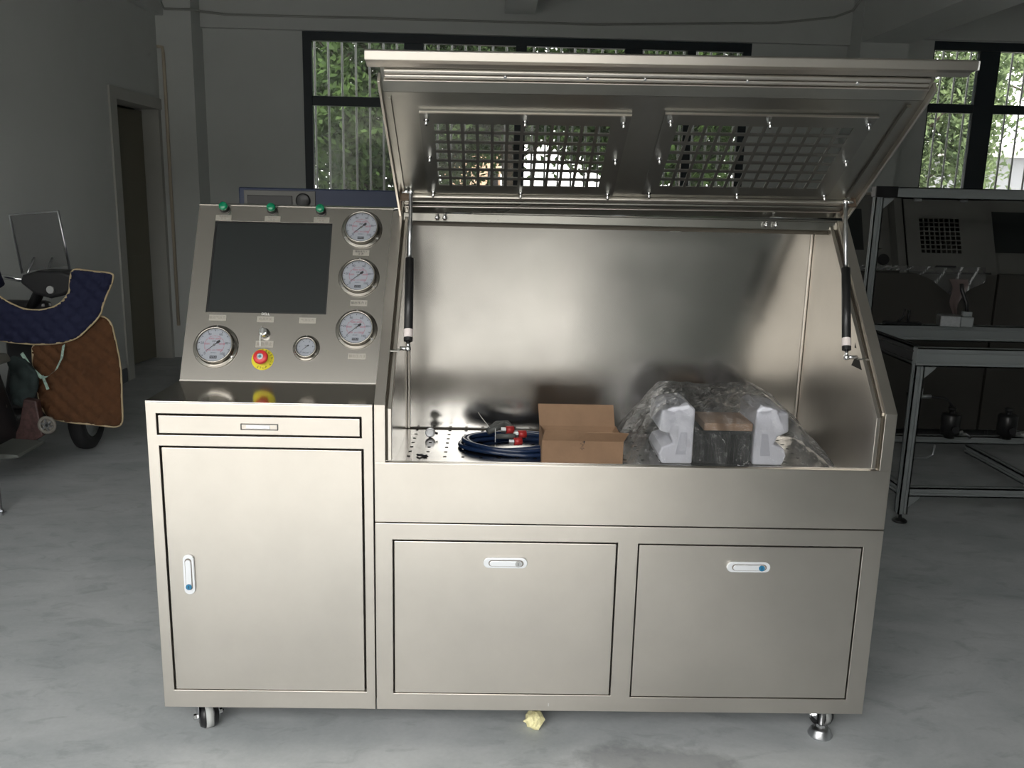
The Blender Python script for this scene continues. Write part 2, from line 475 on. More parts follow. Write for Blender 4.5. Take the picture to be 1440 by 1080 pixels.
# door in the left wall: casing, leaf ajar, dim corridor
dr = struct(MB().box(XL - .2, XL + .015, 4.78, 4.90, 0, 2.20).box(XL - .2, XL + .015, 4.78, 5.848, 2.20, 2.29).box(XL - .2, XL + .004, 5.79, 5.848, 0, 2.20).build('door_1', mat('door_casing', (0.50, 0.50, 0.47), 0.6)))
L = Matrix.Translation((XL - .14, 5.785, 0)) @ Matrix.Rotation(math.radians(-9), 4, 'Z')
mb = MB(L); mb.box(-0.045, 0, -0.86, 0, 0.01, 2.18); mb.build('door_leaf', DOORM, dr)
mb = MB(L); mb.box(0.0, .008, -.74, -.12, 1.15, 2.05).box(0, .008, -.74, -.12, .15, .95); mb.build('raised_panel', DOORM, dr)
mb = MB(L); mb.cyl((0.0, -.80, 1.0), (.05, -.80, 1.0), .012).cyl((.045, -.80, 1.0), (.045, -.69, 1.0), .009); mb.build('door_handle', ZINC, dr)
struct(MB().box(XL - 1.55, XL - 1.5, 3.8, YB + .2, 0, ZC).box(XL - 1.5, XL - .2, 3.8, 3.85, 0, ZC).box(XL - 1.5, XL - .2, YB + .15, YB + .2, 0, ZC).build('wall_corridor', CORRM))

def window(name, W_, verts, horiz, y, fl=.075):
    x0, x1, z0, z1 = W_
    f = struct(MB().plate(x0, x1, z0, z1, [(x0 + fl, x1 - .075, z0 + .06, z1 - .075)], y, y + .07, plane='xz').build(name, FRAMEM))
    for a, b in verts:
        MB().box(a, b, y + .005, y + .065, z0 + .06, z1 - .075).build('mullion', FRAMEM, f, bevel=.004)
    xs = [x0 + fl] + [c for v in verts for c in v] + [x1 - .075]
    cells = [(xs[i], xs[i + 1]) for i in range(0, len(xs), 2)]
    for a, b in cells:
        if b - a < .1: continue
        MB().box(a, b, y + .01, y + .06, horiz[0], horiz[1]).build('transom', FRAMEM, f, bevel=.004)
        for c, d in ((z0 + .06, horiz[0]), (horiz[1], z1 - .075)):
            MB().box(a, b, y + .03, y + .036, c, d).build('pane', GLASS, f)
    n = int((x1 - x0) / .125)
    me = None
    for i in range(n):
        x = x0 + (i + .5) * (x1 - x0) / n
        if me is None:
            o = MB().cyl((x, y + .22, z0 - .1), (x, y + .22, z1 + .1), .0095, 8).build('security_bar', BARM, f); me = o; c = x
        else:
            q = me.copy(); COL.objects.link(q); q.parent = f; q.location = me.location + Vector((x - c, 0, 0))
    for z in (z0 + .3, (horiz[0] + horiz[1]) / 2):
        MB().box(x0, x1, y + .215, y + .225, z - .015, z + .015).build('security_rail', BARM, f)
    return f
window('window_1', W1, [(0.06, 0.235), (1.07, 1.17), (2.06, 2.22), (2.63, 2.71)], (2.30, 2.385), YB + .005)
window('window_2', W2, [(5.31, 5.50), (6.2, 6.3)], (2.38, 2.46), YB + .005, .012)
# conduits
tag(MB().tube([(-2.0, 5.70, 3.13), (-1.98, 5.80, 3.09), (-1.95, 5.83, 3.03), (-1.73, 5.83, 3.03), (-1.70, 6.07, 3.06), (-1.5, 6.07, 3.04), (0, 6.07, 3.045), (1.8, 6.07, 3.045), (3.4, 6.07, 3.10), (3.9, 6.07, 3.16), (4.06, 6.05, 3.22), (4.066, 5.86, 3.30)], .011, 6)
    .build('conduit', mat('conduit_grey', (0.40, 0.41, 0.39), .6)), 'thin grey conduit running along the top of the back wall', 'conduit')
tag(MB().tube([(-2.02, 5.80, 2.72), (-1.985, 5.83, 2.72), (-1.98, 5.83, 2.66), (-1.98, 5.83, .3)], .014, 6).build('conduit', mat('conduit_cream', (0.60, 0.53, 0.42), .6)),
    'cream vertical conduit on the pillar beside the doorway', 'conduit')

# ------------------------------------------------------------------ outdoors
struct(MB().box(-14, 20, YB + .2, 40, -.15, -.05).box(-14, 20, -30, YF - .2, -.15, -.05).build('ground', GROUND))
def tree(x, y, n, r, zc, rz, lm, label, seed, lsize=.056):
    rg = np.random.default_rng(seed)
    t = thing('leafy_tree', (x, y, -.05), label, 'tree', 'trees outside the windows')
    br = MB(); br.tube([(x, y, -.05), (x + .05, y, zc * .4), (x - .04, y + .03, zc * .8), (x, y, zc + rz * .4)], .1, 10, rs=[.13, .10, .07, .02])
    br.build('trunk', BARK, t)
    bb = MB()
    for k in range(9):
        a = k * 2.4; z = zc * (.55 + .08 * k)
        bb.tube([(x, y, z), (x + math.cos(a) * r * .4, y + math.sin(a) * r * .4, z + .35), (x + math.cos(a) * r * .85, y + math.sin(a) * r * .8, z + .6)], .02, 5, rs=[.04, .025, .008])
    bb.build('branches', BARK, t, kind='stuff')
    # clumps of leaves
    nc = 34
    cl = rg.normal(size=(nc, 3)); cl /= np.linalg.norm(cl, axis=1)[:, None]
    cl *= (rg.random(nc) ** .45)[:, None]
    cl = cl * [r, r * .8, rz] + [x, y, zc]
    ci = rg.integers(0, nc, n)
    c = cl[ci] + rg.normal(size=(n, 3)) * [r * .17, r * .17, rz * .14]
    a = rg.normal(size=(n, 3)); a /= np.linalg.norm(a, axis=1)[:, None]
    b = rg.normal(size=(n, 3)); b -= a * (a * b).sum(1)[:, None]; b /= np.linalg.norm(b, axis=1)[:, None]
    s = lsize * (0.6 + .8 * rg.random(n))[:, None]
    nn = np.cross(a, b)
    v = np.stack([c - a * s, c - b * s * .42 + nn * s * .08, c + a * s, c + b * s * .42 + nn * s * .08], 1).reshape(-1, 3)
    me = bpy.data.meshes.new('foliage')
    me.vertices.add(4 * n); me.vertices.foreach_set('co', (v - [x, y, zc]).ravel())
    me.loops.add(4 * n); me.loops.foreach_set('vertex_index', np.arange(4 * n, dtype=np.int32))
    me.polygons.add(n); me.polygons.foreach_set('loop_start', np.arange(0, 4 * n, 4, dtype=np.int32))
    me.update(calc_edges=True); me.materials.append(lm)
    o = bpy.data.objects.new('foliage', me); COL.objects.link(o); o.parent = t
    o.location = (0, 0, zc + .05); o['kind'] = 'stuff'
tree(-1.0, 9.6, 34000, 1.5, 2.7, 1.7, LEAF_A, 'dark green tree outside, behind the far left window panes', 1)
tree(1.05, 10.2, 28000, 1.3, 3.5, 1.5, LEAF_A, 'tree outside behind the left grille of the raised lid', 2)
tree(3.4, 10.0, 34000, 1.5, 3.0, 1.8, LEAF_A, 'tree outside behind the right grille of the raised lid', 3)
tree(6.25, 9.6, 40000, 1.05, 2.9, 1.8, LEAF_B, 'light green sunlit tree outside, right window', 4, .044)
tree(8.8, 10.2, 26000, 1.2, 4.3, 1.35, LEAF_B, 'light green tree crown outside, at the right edge of the photo', 5, .044)
def far_building(name, x0, x1, y0, y1, h, m, label):
    t = thing(name, ((x0 + x1) / 2, y0, -.05), label, 'building')
    MB().box(x0, x1, y0, y1, -.05, h).build('wall', m, t)
    MB().box(x0 - .15, x1 + .15, y0 - .15, y1 + .1, h, h + .18).build('roof_slab', WHITEB, t)
    return t
b1 = far_building('tan_building', -0.1, 1.0, 15.0, 18, 3.4, TAN, 'tan rendered building outside, glimpsed through the lid\'s left grille')
MB().box(.75, .95, 14.95, 15.0, 1.5, 2.0).build('window_pane', BLACK, b1)
b2 = far_building('grey_building', 8.5, 13.0, 13.0, 17, 2.35, GREYB, 'low grey and white building outside the right window')
MB().box(8.5, 13.0, 12.9, 13.0, -.05, 1.45).build('white_plinth', WHITEB, b2)

b3 = thing('yard_building', (0, -17, -.05), 'long building across the yard behind the camera, mirrored in the steel', 'building')
MB().box(-14, 20, -20, -17, -.05, 5.2).build('wall', mat('yard_wall', (.20, .195, .18), .9), b3)
for i in range(8):
    MB().box(-12 + i * 4, -10 + i * 4, -17, -16.95, .9, 3.2).build('dark_window', BLACK, b3)
# ------------------------------------------------------------------ the stainless test bench
BW, ZT, ZB = 2.0, 0.996, 0.103
XS = 0.597
bench = thing('test_bench', (1.0, 0.37, 0), 'large stainless steel test bench with raised lid, gauges and three cabinet doors, in the foreground', 'machine')
YR = 0.75
# --- left console carcass
MB().box(.004, XS - .004, .022, YR - .01, ZB + .004, ZT - .012).build('cabinet_gap_shade', DARKGAP, bench)
MB().prism([(.018, ZB), (.018, ZT - .006), (.262, ZT - .006), (.519, 1.494), (YR, 1.494), (YR, ZB)], 0, .004, 'x').build('side_panel', STEEL, bench)
MB().prism([(.262, ZT - .02), (.519, 1.48), (YR, 1.48), (YR, ZT - .02)], .004, XS - .001, 'x').build('console_carcass', DARKGAP, bench)
mb = MB(); mb.plate(0, XS, ZB, ZT - .0035, [(.0265, .5675, .9035, .9625), (.030, .572, .157, .874)], 0, .018, plane='xz')
mb.build('front_frame', STEEL, bench, bevel=.0012)
MB().box(0, XS, .0005, .268, ZT - .0035, ZT).build('worktop', STEEL_TOP, bench, bevel=.0008)
MB().box(0, XS, .515, YR, 1.4935, 1.4975).build('console_top', STEEL_PANEL, bench, bevel=.0008)
MB().box(0, BW, YR - .004, YR, ZB, 1.49).build('rear_panel', STEEL, bench)
d = MB().box(.0315, .5625, .0012, .018, .9085, .9565).build('drawer', STEEL, bench, bevel=.001)
MB().plate(.2475, .3465, .9215, .9385, [(.2500, .3440, .9235, .9365)], -.0016, .004, plane='xz').build('handle_bezel', GREYHOSE, d, bevel=.0006)
MB().box(.262, .325, -.001, .0015, .9255, .9345).build('handle_flap', SILVERP, d, bevel=.001)

def latch(parent, cx, cz, L, H, vertical, disc_m, disc_side):
    def cap(w, h, n=10):
        pts = []
        r = h / 2
        for i in range(n + 1):
            a = -PI / 2 + PI * i / n; pts.append((w / 2 - r + r * math.cos(a), r * math.sin(a)))
        for i in range(n + 1):
            a = PI / 2 + PI * i / n; pts.append((-w / 2 + r + r * math.cos(a), r * math.sin(a)))
        return pts
    def place(pts, dx=0):
        out = []
        for a, b in pts:
            a += dx
            out.append((cx + (b if vertical else a), cz + (a if vertical else b)))
        return out
    l = MB().prism(place(cap(L, H)), -.0065, .0005, 'y').build('latch', SILVERP, parent, bevel=.0015)
    MB().prism(place(cap(L * .80, H * .62), L * .015), -.0072, -.0068, 'y').build('latch_recess', INKF, l)
    MB().prism(place(cap(L * .74, H * .50), L * .01), -.0105, -.0073, 'y').build('latch_lever', SILVERP, l, bevel=.001)
    s = disc_side * (L * .29)
    px, pz = (cx, cz + s) if vertical else (cx + s, cz)
    MB().cyl((px, -.0132, pz), (px, -.0106, pz), H * .27, 20).build('key_disc', disc_m, l)
    MB().box(px - .0008, px + .0008, -.0136, -.0133, pz - .004, pz + .004).build('key_slot', INK, l)

def cab_door(x0, x1, z0, z1, lat):
    dd = MB().box(x0, x1, .0012, .018, z0, z1).build('door', STEEL, bench, bevel=.0012)
    latch(dd, *lat)
    return dd
cab_door(.0355, .5665, .1595, .8685, (.0915, .5095, .116, .030, True, BLUE_KEY, -1))
# --- right cabinet
RX0 = .6005
mb = MB(); mb.plate(RX0, BW, ZB, .6655, [(.648, 1.267, .1535, .6185), (1.3225, 1.9475, .1495, .617)], 0, .018, plane='xz')
mb.build('front_frame', STEEL, bench, bevel=.0012)
cab_door(.6525, 1.2625, .1560, .6135, (.958, .5565, .121, .030, False, GREY_KEY, 1))
cab_door(1.3265, 1.9435, .1520, .6125, (1.6315, .5545, .121, .030, False, BLUE_KEY, 1))
MB().box(RX0 + .004, BW - .004, .022, YR - .01, ZB + .004, .66).build('cabinet_gap_shade', DARKGAP, bench)
for x0, x1 in ((XS + .0035, .6255), (1.9645, BW)):
    MB().prism([(.016, ZB), (.016, ZT), (.475, 1.488), (YR, 1.488), (YR, ZB)], x0, x1, 'x').build('side_wall', STEEL if x0 > 1 else STEEL_IN, bench)
# sloping hood front posts with vertical lower part
for x0, x1 in ((RX0, .630), (1.968, BW)):
    MB().prism([(0, .8375), (0, ZT), (.475, 1.492), (.497, 1.472), (.016, .988), (.016, .8375)], x0, x1, 'x').build('hood_post', STEEL, bench, bevel=.001)
for a, b, c, dd in ((.630, .6365, .6365, .646), (1.9575, 1.968, 1.9465, 1.9575)):
    MB().prism([(.014, .84), (.014, .985), (.49, 1.478), (.505, 1.464), (.03, .975), (.03, .84)], a, b, 'x').build('seal_channel', SEAL, bench)
    MB().prism([(.004, .843), (.004, .985), (.478, 1.476), (.492, 1.460), (.02, .975), (.02, .843)], c, dd, 'x').build('inner_lip', STEEL, bench, bevel=.001)
MB().box(RX0, BW, 0, .016, .6690, .8375).build('sill_panel', STEEL, bench, bevel=.0012)
MB().box(.631, 1.967, .0165, .0205, .70, .8345).build('seal_channel', SEAL, bench)
MB().box(.627, 1.964, .021, .027, .70, .8365).build('inner_lip', STEEL_IN, bench)
# --- chamber liner
MB().box(.6255, 1.9645, .664, .668, .750, 1.462).build('back_liner', STEEL_IN, bench)
hol = []
for i in range(24):
    for j in range(12):
        hx = .655 + i * .0555; hy = .07 + j * .051
        hol.append((hx, hx + .0100, hy, hy + .014))
mb = MB(); mb.plate(.6258, 1.9642, .027, .6638, hol, .752, .756); mb.build('perforated_floor', STEEL_IN, bench)
MB().box(.6256, 1.9644, .028, .6636, .700, .704).build('drip_tray', DARKGAP, bench)
for x in (.6265, 1.9555):
    MB().box(x, x + .008, .656, .664, .757, 1.462).build('corner_highlight_strip', STEEL, bench, bevel=.002)  # brighter steel strip added as the highlight along the liner's folded edge
MB().box(.6256, 1.9644, .657, .6638, .7562, .7595).build('floor_edge_seal', SEAL, bench)
# head of the hood
MB().box(RX0, BW, .475, YR, 1.4885, 1.492).build('hood_top', STEEL_LID, bench, bevel=.001)
MB().box(.6305, 1.9675, .477, .500, 1.462, 1.488).build('head_rail', STEEL_LID, bench, bevel=.002)
MB().box(.6305, 1.9675, .5005, .512, 1.448, 1.470).build('head_seal', SEAL, bench)
for x in (.735, .758, 1.745, 1.775):
    MB().cyl((x, .464, 1.466), (x, .464, 1.486), .0045, 10).cyl((x, .464, 1.470), (x, .464, 1.478), .0075, 10).cyl((x, .464, 1.476), (x, .4775, 1.476), .003, 8).build('head_screw', CHROME, bench)
# gas strut brackets on the side walls
for sx, x0 in ((1, .6258), (-1, 1.9642)):
    w = .030 * sx
    a, b = sorted((x0, x0 + w))
    yy = .10 if sx == 1 else .115
    MB().box(a, b, yy + .02, yy + .05, 1.118, 1.122).build('strut_bracket', STEEL_GRILLE, bench)
    a, b = sorted((x0, x0 + .002 * sx))
    MB().prism([(.185, 1.137), (.235, 1.137), (.235, 1.172), (.200, 1.172)], a, b, 'x').build('bracket_cutout', DARKGAP, bench)
    MB().prism([(.172, 1.083), (.245, 1.083), (.225, 1.110), (.182, 1.110)], a, b, 'x').build('bracket_cutout', DARKGAP, bench)
# gas struts
for tx, bx in ((.664, .677), (1.946, 1.905)):
    P1 = Vector((tx, .37, 1.549)); P0 = Vector((bx, .145, 1.124))
    dv = (P1 - P0)
    g = MB().cyl(P0 + dv * .045, P0 + dv * .56, .0125, 20).build('gas_strut', BLACK, bench)
    MB().cyl(P0 + dv * .56, P1 - dv * .02, .0055, 12).build('piston_rod', ZINC, g)
    MB().cyl(P0, P0 + dv * .045, .0055, 12).lathe([(.001, -.009), (.007, -.006), (.009, 0), (.007, .006), (.001, .009)], 14, o=P0).build('lower_ball_joint', CHROME, g)
    MB().lathe([(.001, -.009), (.007, -.006), (.009, 0), (.007, .006), (.001, .009)], 14, o=P1).cyl(P1, P1 + Vector((-.028 if tx < 1 else .022, 0, .0)), .006, 12).build('upper_ball_joint', CHROME, g)
    sd = .03 if tx < 1 else -.03
    MB().cyl(P0, P0 + Vector((-.022 if tx < 1 else .03, 0, 0)), .0055, 10).build('stud', CHROME, g)
    q0 = P0 + dv * .065; q1 = P0 + dv * .115
    MB().cyl(q0, q1, .0129, 20, caps=False).build('sticker', mat('white_red_sticker', (0.75, 0.68, 0.66), 0.5), g)

# --- the raised lid, built in its own plane
LM = frame((0, .475, 1.492 - .0117), (1, 0, .009), (0, -.8296, .5584), (0, -.5584, -.8296))
LM0 = LM
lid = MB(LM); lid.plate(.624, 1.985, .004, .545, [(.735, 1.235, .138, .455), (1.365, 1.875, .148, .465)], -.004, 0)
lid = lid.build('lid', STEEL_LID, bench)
mb = MB(LM)
mb.box(.620, .627, .0, .60, -.012, .016); mb.build('side_skirt', STEEL, lid, bevel=.001)
mb = MB(LM); mb.box(1.982, 1.989, 0, .60, -.012, .016)
mb.build('side_skirt', STEEL, lid, bevel=.001)
mb = MB(LM); mb.box(.640, .646, .02, .53, 0, .010); mb.build('inner_side_seal', STEEL_LID, lid)
mb = MB(LM); mb.box(1.945, 1.958, .02, .53, 0, .010); mb.build('inner_side_seal', STEEL_LID, lid)
# flap: a slightly steeper strip above the crease
FM = frame(LM @ Vector((0, .545, 0)), (1, 0, .009), Vector((0, -.74, .67)).normalized(), Vector((0, -.67, -.74)).normalized())
MB(FM).box(.628, 1.981, .001, .092, -.004, 0).build('lid_flap', STEEL_LID, lid)
MB(FM).box(.634, 1.975, .043, .0465, 0, .012).build('flap_edge_strip', STEEL, lid, bevel=.001)
MB(FM).box(.636, 1.970, .0485, .060, 0, .010).build('seal_ridge', STEEL, lid, bevel=.004, seg=3)
MB(FM).box(.636, 1.970, .0625, .075, 0, .010).build('seal_ridge', STEEL, lid, bevel=.004, seg=3)
for x in (.93, 1.13, 1.27, 1.52, 1.79):
    MB(FM).cyl((x, .061, .006), (x, .061, .013), .0035, 8).build('rivet', ZINC, lid)
# front rail across the top edge
z0r = 1.855
mb = MB(frame((0, 0, -.0117), (1, 0, .009), (0, 1, 0), (0, 0, 1)))
mb.prism([(-.088, 1.856), (-.090, 1.876), (-.082, 1.880), (-.045, 1.878), (-.035, 1.846), (-.048, 1.846), (-.062, 1.853)], .598, 2.052, 'x')
mb.build('front_rail', STEEL, lid, bevel=.002)
mb = MB(frame((0, 0, -.0117), (1, 0, .009), (0, 1, 0), (0, 0, 1)))
mb.prism([(-.0885, 1.856), (-.0885, 1.877), (-.05, 1.877), (-.05, 1.856)], 2.052, 2.056, 'x')
mb.build('rail_end_cap', WHITE, lid, bevel=.001)
# lower seal ridge near the hinge
MB(LM).box(.640, 1.972, .086, .104, 0, .012).build('seal_ridge', STEEL, lid, bevel=.004, seg=3)
MB(LM).box(.640, 1.972, .064, .083, 0, .014).build('seal_ridge', STEEL_LID, lid, bevel=.004, seg=3)
MB(LM).box(.640, 1.972, .056, .060, 0, .016).build('flap_edge_strip', STEEL, lid, bevel=.001)
# hinge barrels
for x in (.80, 1.30, 1.80):
    MB(LM).cyl((x - .04, -.002, -.006), (x + .04, -.002, -.006), .006, 12).build('hinge', ZINC, lid)
# grille plates with 12 x 7 punched squares and screws
for (u0, u1, v0, v1, h0, k0) in ((.712, 1.257, .114, .480, .7475, .1535), (1.341, 1.892, .124, .490, 1.3835, .1635)):
    pu, pv = .0392, .0410
    hl = [(h0 + i * pu, h0 + i * pu + .0305, k0 + j * pv, k0 + j * pv + .0305) for i in range(12) for j in range(7)]
    g = MB(LM).plate(u0, u1, v0, v1, hl, .0005, .004).build('grille_plate', STEEL_GRILLE, lid)
    MB(LM).box(u0, u1, v1 - .004, v1, .004, .009).build('edge_highlight_strip', STEEL, lid)  # lighter steel strip stands in for the bevel highlight on the plate edge
    for cu in (u0 + .018, (u0 + u1) / 2, u1 - .018):
        for cv in (v0 + .016, (v0 + v1) / 2, v1 - .026):
            if abs(cu - (u0 + u1) / 2) < .01 and abs(cv - (v0 + v1) / 2) < .01: continue
            MB(LM).cyl((cu, cv, .004), (cu, cv, .028), .0035, 8).cyl((cu, cv, .004), (cu, cv, .013), .0075, 6, smooth=False).build('stud_bolt', CHROME, lid)
# lid corner brackets by the hinge
for x0, x1 in ((.630, .660), (1.950, 1.978)):
    MB(LM).box(x0, x1, .11, .115, 0, .03).box(x0, x0 + .004, .06, .115, 0, .03).build('corner_bracket', mat('bronze_bracket', (0.16, 0.12, 0.09), .5, .8), lid)

# --- console panel and instruments
CM = frame((0, .262, .996), (1, 0, 0), (0, .4564, .8898), (0, -.8898, .4564))
PL = .563
MB(CM).plate(0, XS - .001, 0, PL, [(.054, .4115, .2125, .5085)], -.003, 0).build('control_panel', STEEL_PANEL, bench, bevel=.0006)
MB(CM).box(.0, XS - .001, -.004, .002, 0, .0025).build('panel_foot_seam', STEEL, bench, bevel=.0006)
MB(CM).plate(.0545, .411, .213, .508, [(.0585, .407, .217, .504)], -.006, -.0015).build('screen_surround', BLACK, bench)
MB(CM).box(.0585, .407, .217, .504, -.008, -.004).build('monitor_screen', SCREEN, bench)
mb = MB(CM); put_text(mb, 'DELL', .011, .232, .2095, .0004); mb.build('screen_marking', WHITE, bench)

def gauge(cu, cv, fr, cr, small=False, nums=None):
    G = CM @ Matrix.Translation((cu, cv, 0))
    g = MB(); g.M = G
    h = .020 if not small else .012
    g.lathe([(.001, 0), (fr, 0), (fr, .0025), (fr - .002, .004), (cr + .002, .005), (cr, .008), (cr, h), (cr - .001, h + .003), (cr - .004, h + .004), (cr - .0055, h + .001), (cr - .0058, h - .004), (.001, h - .004)], 48)
    go = g.build('pressure_gauge', STEEL_PANEL, bench)
    rd = cr - .006
    MB(G).cyl((0, 0, h - .004), (0, 0, h - .0034), rd, 40).build('dial', DIAL, go)
    pr = MB(G); w = h - .0032
    N = 50
    for i in range(N + 1):
        a = math.radians(225 - 270 * i / N)
        big = i % 5 == 0
        r1 = rd * .97; r0_ = rd * (.86 if big else .92); t = rd * (.018 if big else .009)
        ca, sa = math.cos(a), math.sin(a)
        pr.add([(r0_ * ca - t * sa, r0_ * sa + t * ca, w), (r0_ * ca + t * sa, r0_ * sa - t * ca, w), (r1 * ca + t * sa, r1 * sa - t * ca, w), (r1 * ca - t * sa, r1 * sa + t * ca, w)], [(0, 1, 2, 3)], 0)
        if not small:
            r1 = rd * .60; r0_ = rd * .555
            pr.add([(r0_ * ca - t * sa, r0_ * sa + t * ca, w), (r0_ * ca + t * sa, r0_ * sa - t * ca, w), (r1 * ca + t * sa, r1 * sa - t * ca, w), (r1 * ca - t * sa, r1 * sa + t * ca, w)], [(0, 1, 2, 3)], 1)
    for i, s in enumerate(nums):
        a = math.radians(225 - 270 * i / (len(nums) - 1))
        put_text(pr, s, rd * (.21 if not small else .22), rd * .73 * math.cos(a), rd * .75 * math.sin(a), w, 0, rot=0)
        if not small:
            put_text(pr, s + '00', rd * .17, rd * .44 * math.cos(a), rd * .44 * math.sin(a), w, 1)
    put_text(pr, 'MPa', rd * .17, 0, rd * .22, w, 0)
    if not small:
        put_text(pr, 'psi', rd * .14, 0, -rd * .30, w, 1)
        put_text(pr, 'EN 837-1', rd * .09, 0, -rd * .48, w, 0)
        lw = rd * .21
        pr.add([(-lw, -rd * .83, w), (lw, -rd * .83, w), (lw, -rd * .66, w), (-lw, -rd * .66, w)], [(0, 1, 2, 3)], 0)
        put_text(pr, 'WIKA', rd * .15, 0, -rd * .745, w + .0002, 2)
    else:
        put_text(pr, 'YN-60', rd * .26, 0, -rd * .62, w, 0)
    pr.build('dial_print', [INK, INKR, DIAL], go, fixn=False)
    a = math.radians(220)
    nd = MB(G); w = h - .0015; ca, sa = math.cos(a), math.sin(a)
    def pt(r, t): return (r * ca - t * sa, r * sa + t * ca, w)
    nd.prism([pt(rd * .80, 0)[:2], pt(0, rd * .022)[:2], pt(-rd * .18, rd * .03)[:2], pt(-rd * .24, rd * .085)[:2], pt(-rd * .42, rd * .06)[:2], pt(-rd * .42, -rd * .06)[:2], pt(-rd * .24, -rd * .085)[:2], pt(-rd * .18, -rd * .03)[:2], pt(0, -rd * .022)[:2]], w, w + .0006, 'z')
    nd.build('needle', INK, go)
    MB(G).cyl((0, 0, w), (0, 0, w + .0014), rd * .07, 16).build('hub_cap', CHROME, go)
    MB(G).cyl((0, 0, h + .001), (0, 0, h + .0014), cr - .0056, 40).build('gauge_glass', GLASS_C, go)
    for an in (90, 212, 328):
        a = math.radians(an)
        rr = (fr + cr) / 2 + .0004
        MB(G).cyl((rr * math.cos(a), rr * math.sin(a), .003), (rr * math.cos(a), rr * math.sin(a), .0065), .0032 if not small else .002, 10).build('flange_screw', CHROME, go)
NUM = ['0', '20', '40', '60', '80', '100']
gauge(.5035, .490, .062, .0525, nums=NUM)
gauge(.503, .332, .062, .0525, nums=NUM)
gauge(.5055, .166, .062, .0525, nums=NUM)
gauge(.0955, .1045, .066, .0555, nums=NUM)
gauge(.361, .105, .0395, .0325, small=True, nums=['0', '.2', '.4', '.6', '.8', '1'])

# indicator lamps
for cu in (.079, .2245, .3745):
    G = CM @ Matrix.Translation((cu, .549, 0))
    l = MB(); l.M = G; l.lathe([(.0155, 0), (.0155, .006), (.0135, .010), (.0135, .013)], 28); l = l.build('indicator_lamp', BLACK, bench)
    q = MB(); q.M = G; q.lathe([(.0135, .013), (.0135, .022), (.012, .0255), (.008, .0275), (.001, .0283)], 28); q.build('lens', GREEN, l)

# label plates
def plate_label(cu, cv, w, h, lines, m=INKF):
    p = MB(CM).box(cu - w / 2, cu + w / 2, cv - h / 2, cv + h / 2, .0001, .0013).build('label_plate', TAGM, bench)
    t = MB(CM)
    for i, s in enumerate(lines):
        put_text(t, s, h * (.42 if len(lines) > 1 else .55), cu, cv + (h * .22 - i * h * .46 if len(lines) > 1 else 0), .0016)
    if t.v: t.build('label_print', m, p, fixn=False)
plate_label(.078, .5195, .048, .017, ['电源指示', '开 关'])
plate_label(.2275, .5190, .048, .017, ['增压指示', '开 关'])
plate_label(.3775, .5195, .048, .017, ['卸荷指示', '开 关'])
plate_label(.5045, .4125, .050, .018, ['输出压力 1', '主 表'], INK)
plate_label(.5070, .2500, .050, .018, ['输出压力 2'], INK)
plate_label(.5110, .0830, .052, .018, ['输出压力 3'])
plate_label(.0915, .1945, .050, .018, ['驱动气压力'])
plate_label(.2330, .1925, .050, .018, ['电源开关'])
plate_label(.3580, .1915, .050, .018, ['气源压力'])
plate_label(.2370, .1150, .052, .021, ['紧急停止'])

# key switch
G = CM @ Matrix.Translation((.2345, .1475, 0))
k = MB(); k.M = G; k.lathe([(.0165, 0), (.0165, .004), (.013, .007), (.0125, .020), (.010, .022), (.001, .022)], 24); k = k.build('key_switch', CHROME, bench)
MB(G).box(-.0015, .0015, -.009, .009, .022, .030).lathe([(.007, .0225), (.007, .0235)], 16).build('key_slot', BLACK, k)
MB(G).lathe([(.0085, .030), (.0095, .031), (.0085, .032)], 16).box(-.001, .001, -.010, .010, .026, .042).build('key', CHROME, k)
mb = MB(G); mb.tube([(-.001, -.010, .040), (-.003, -.020, .036), (-.004, -.034, .028), (-.004, -.046, .022)], .0016, 8); mb.build('key_tag', WHITE, k)

# emergency stop
G = CM @ Matrix.Translation((.2355, .068, 0))
e = MB(); e.M = G; e.lathe([(.0325, 0), (.0325, .0015), (.001, .0016)], 40); e = e.build('emergency_stop', YELLOW, bench)
tt = MB(G)
for word, a0, rad in (('EMERGENCY', 90, 1), ('STOP', 270, -1)):
    n = len(word)
    for i, ch in enumerate(word):
        if rad == 1: an = math.radians(a0 + (n - 1) * 10.5 - i * 21 - 40); rt = an - PI / 2
        else: an = math.radians(a0 - (n - 1) * 9 + i * 18); rt = an + PI / 2
        put_text(tt, ch, .0095, .0268 * math.cos(an), .0268 * math.sin(an), .0019, 0, rt)
tt.build('lettering', INK, e, fixn=False)
b = MB(); b.M = G; b.lathe([(.013, .001), (.013, .018), (.020, .020), (.0215, .024), (.0205, .030), (.017, .0325), (.001, .0335)], 32)
b.build('mushroom_button', RED, e)
b = MB(); b.M = G; b.lathe([(.0095, .0336), (.0095, .0342), (.0070, .0344), (.0068, .0338)], 24); b.build('key_ring', ZINC, e)
b = MB(G); b.cyl((0, 0, .0333), (0, 0, .0342), .0045, 14).box(-.0045, .0045, .0062, .0078, .0335, .0345); b.build('key_core', mat('teal_key_core', (.05, .2, .25), .4), e)

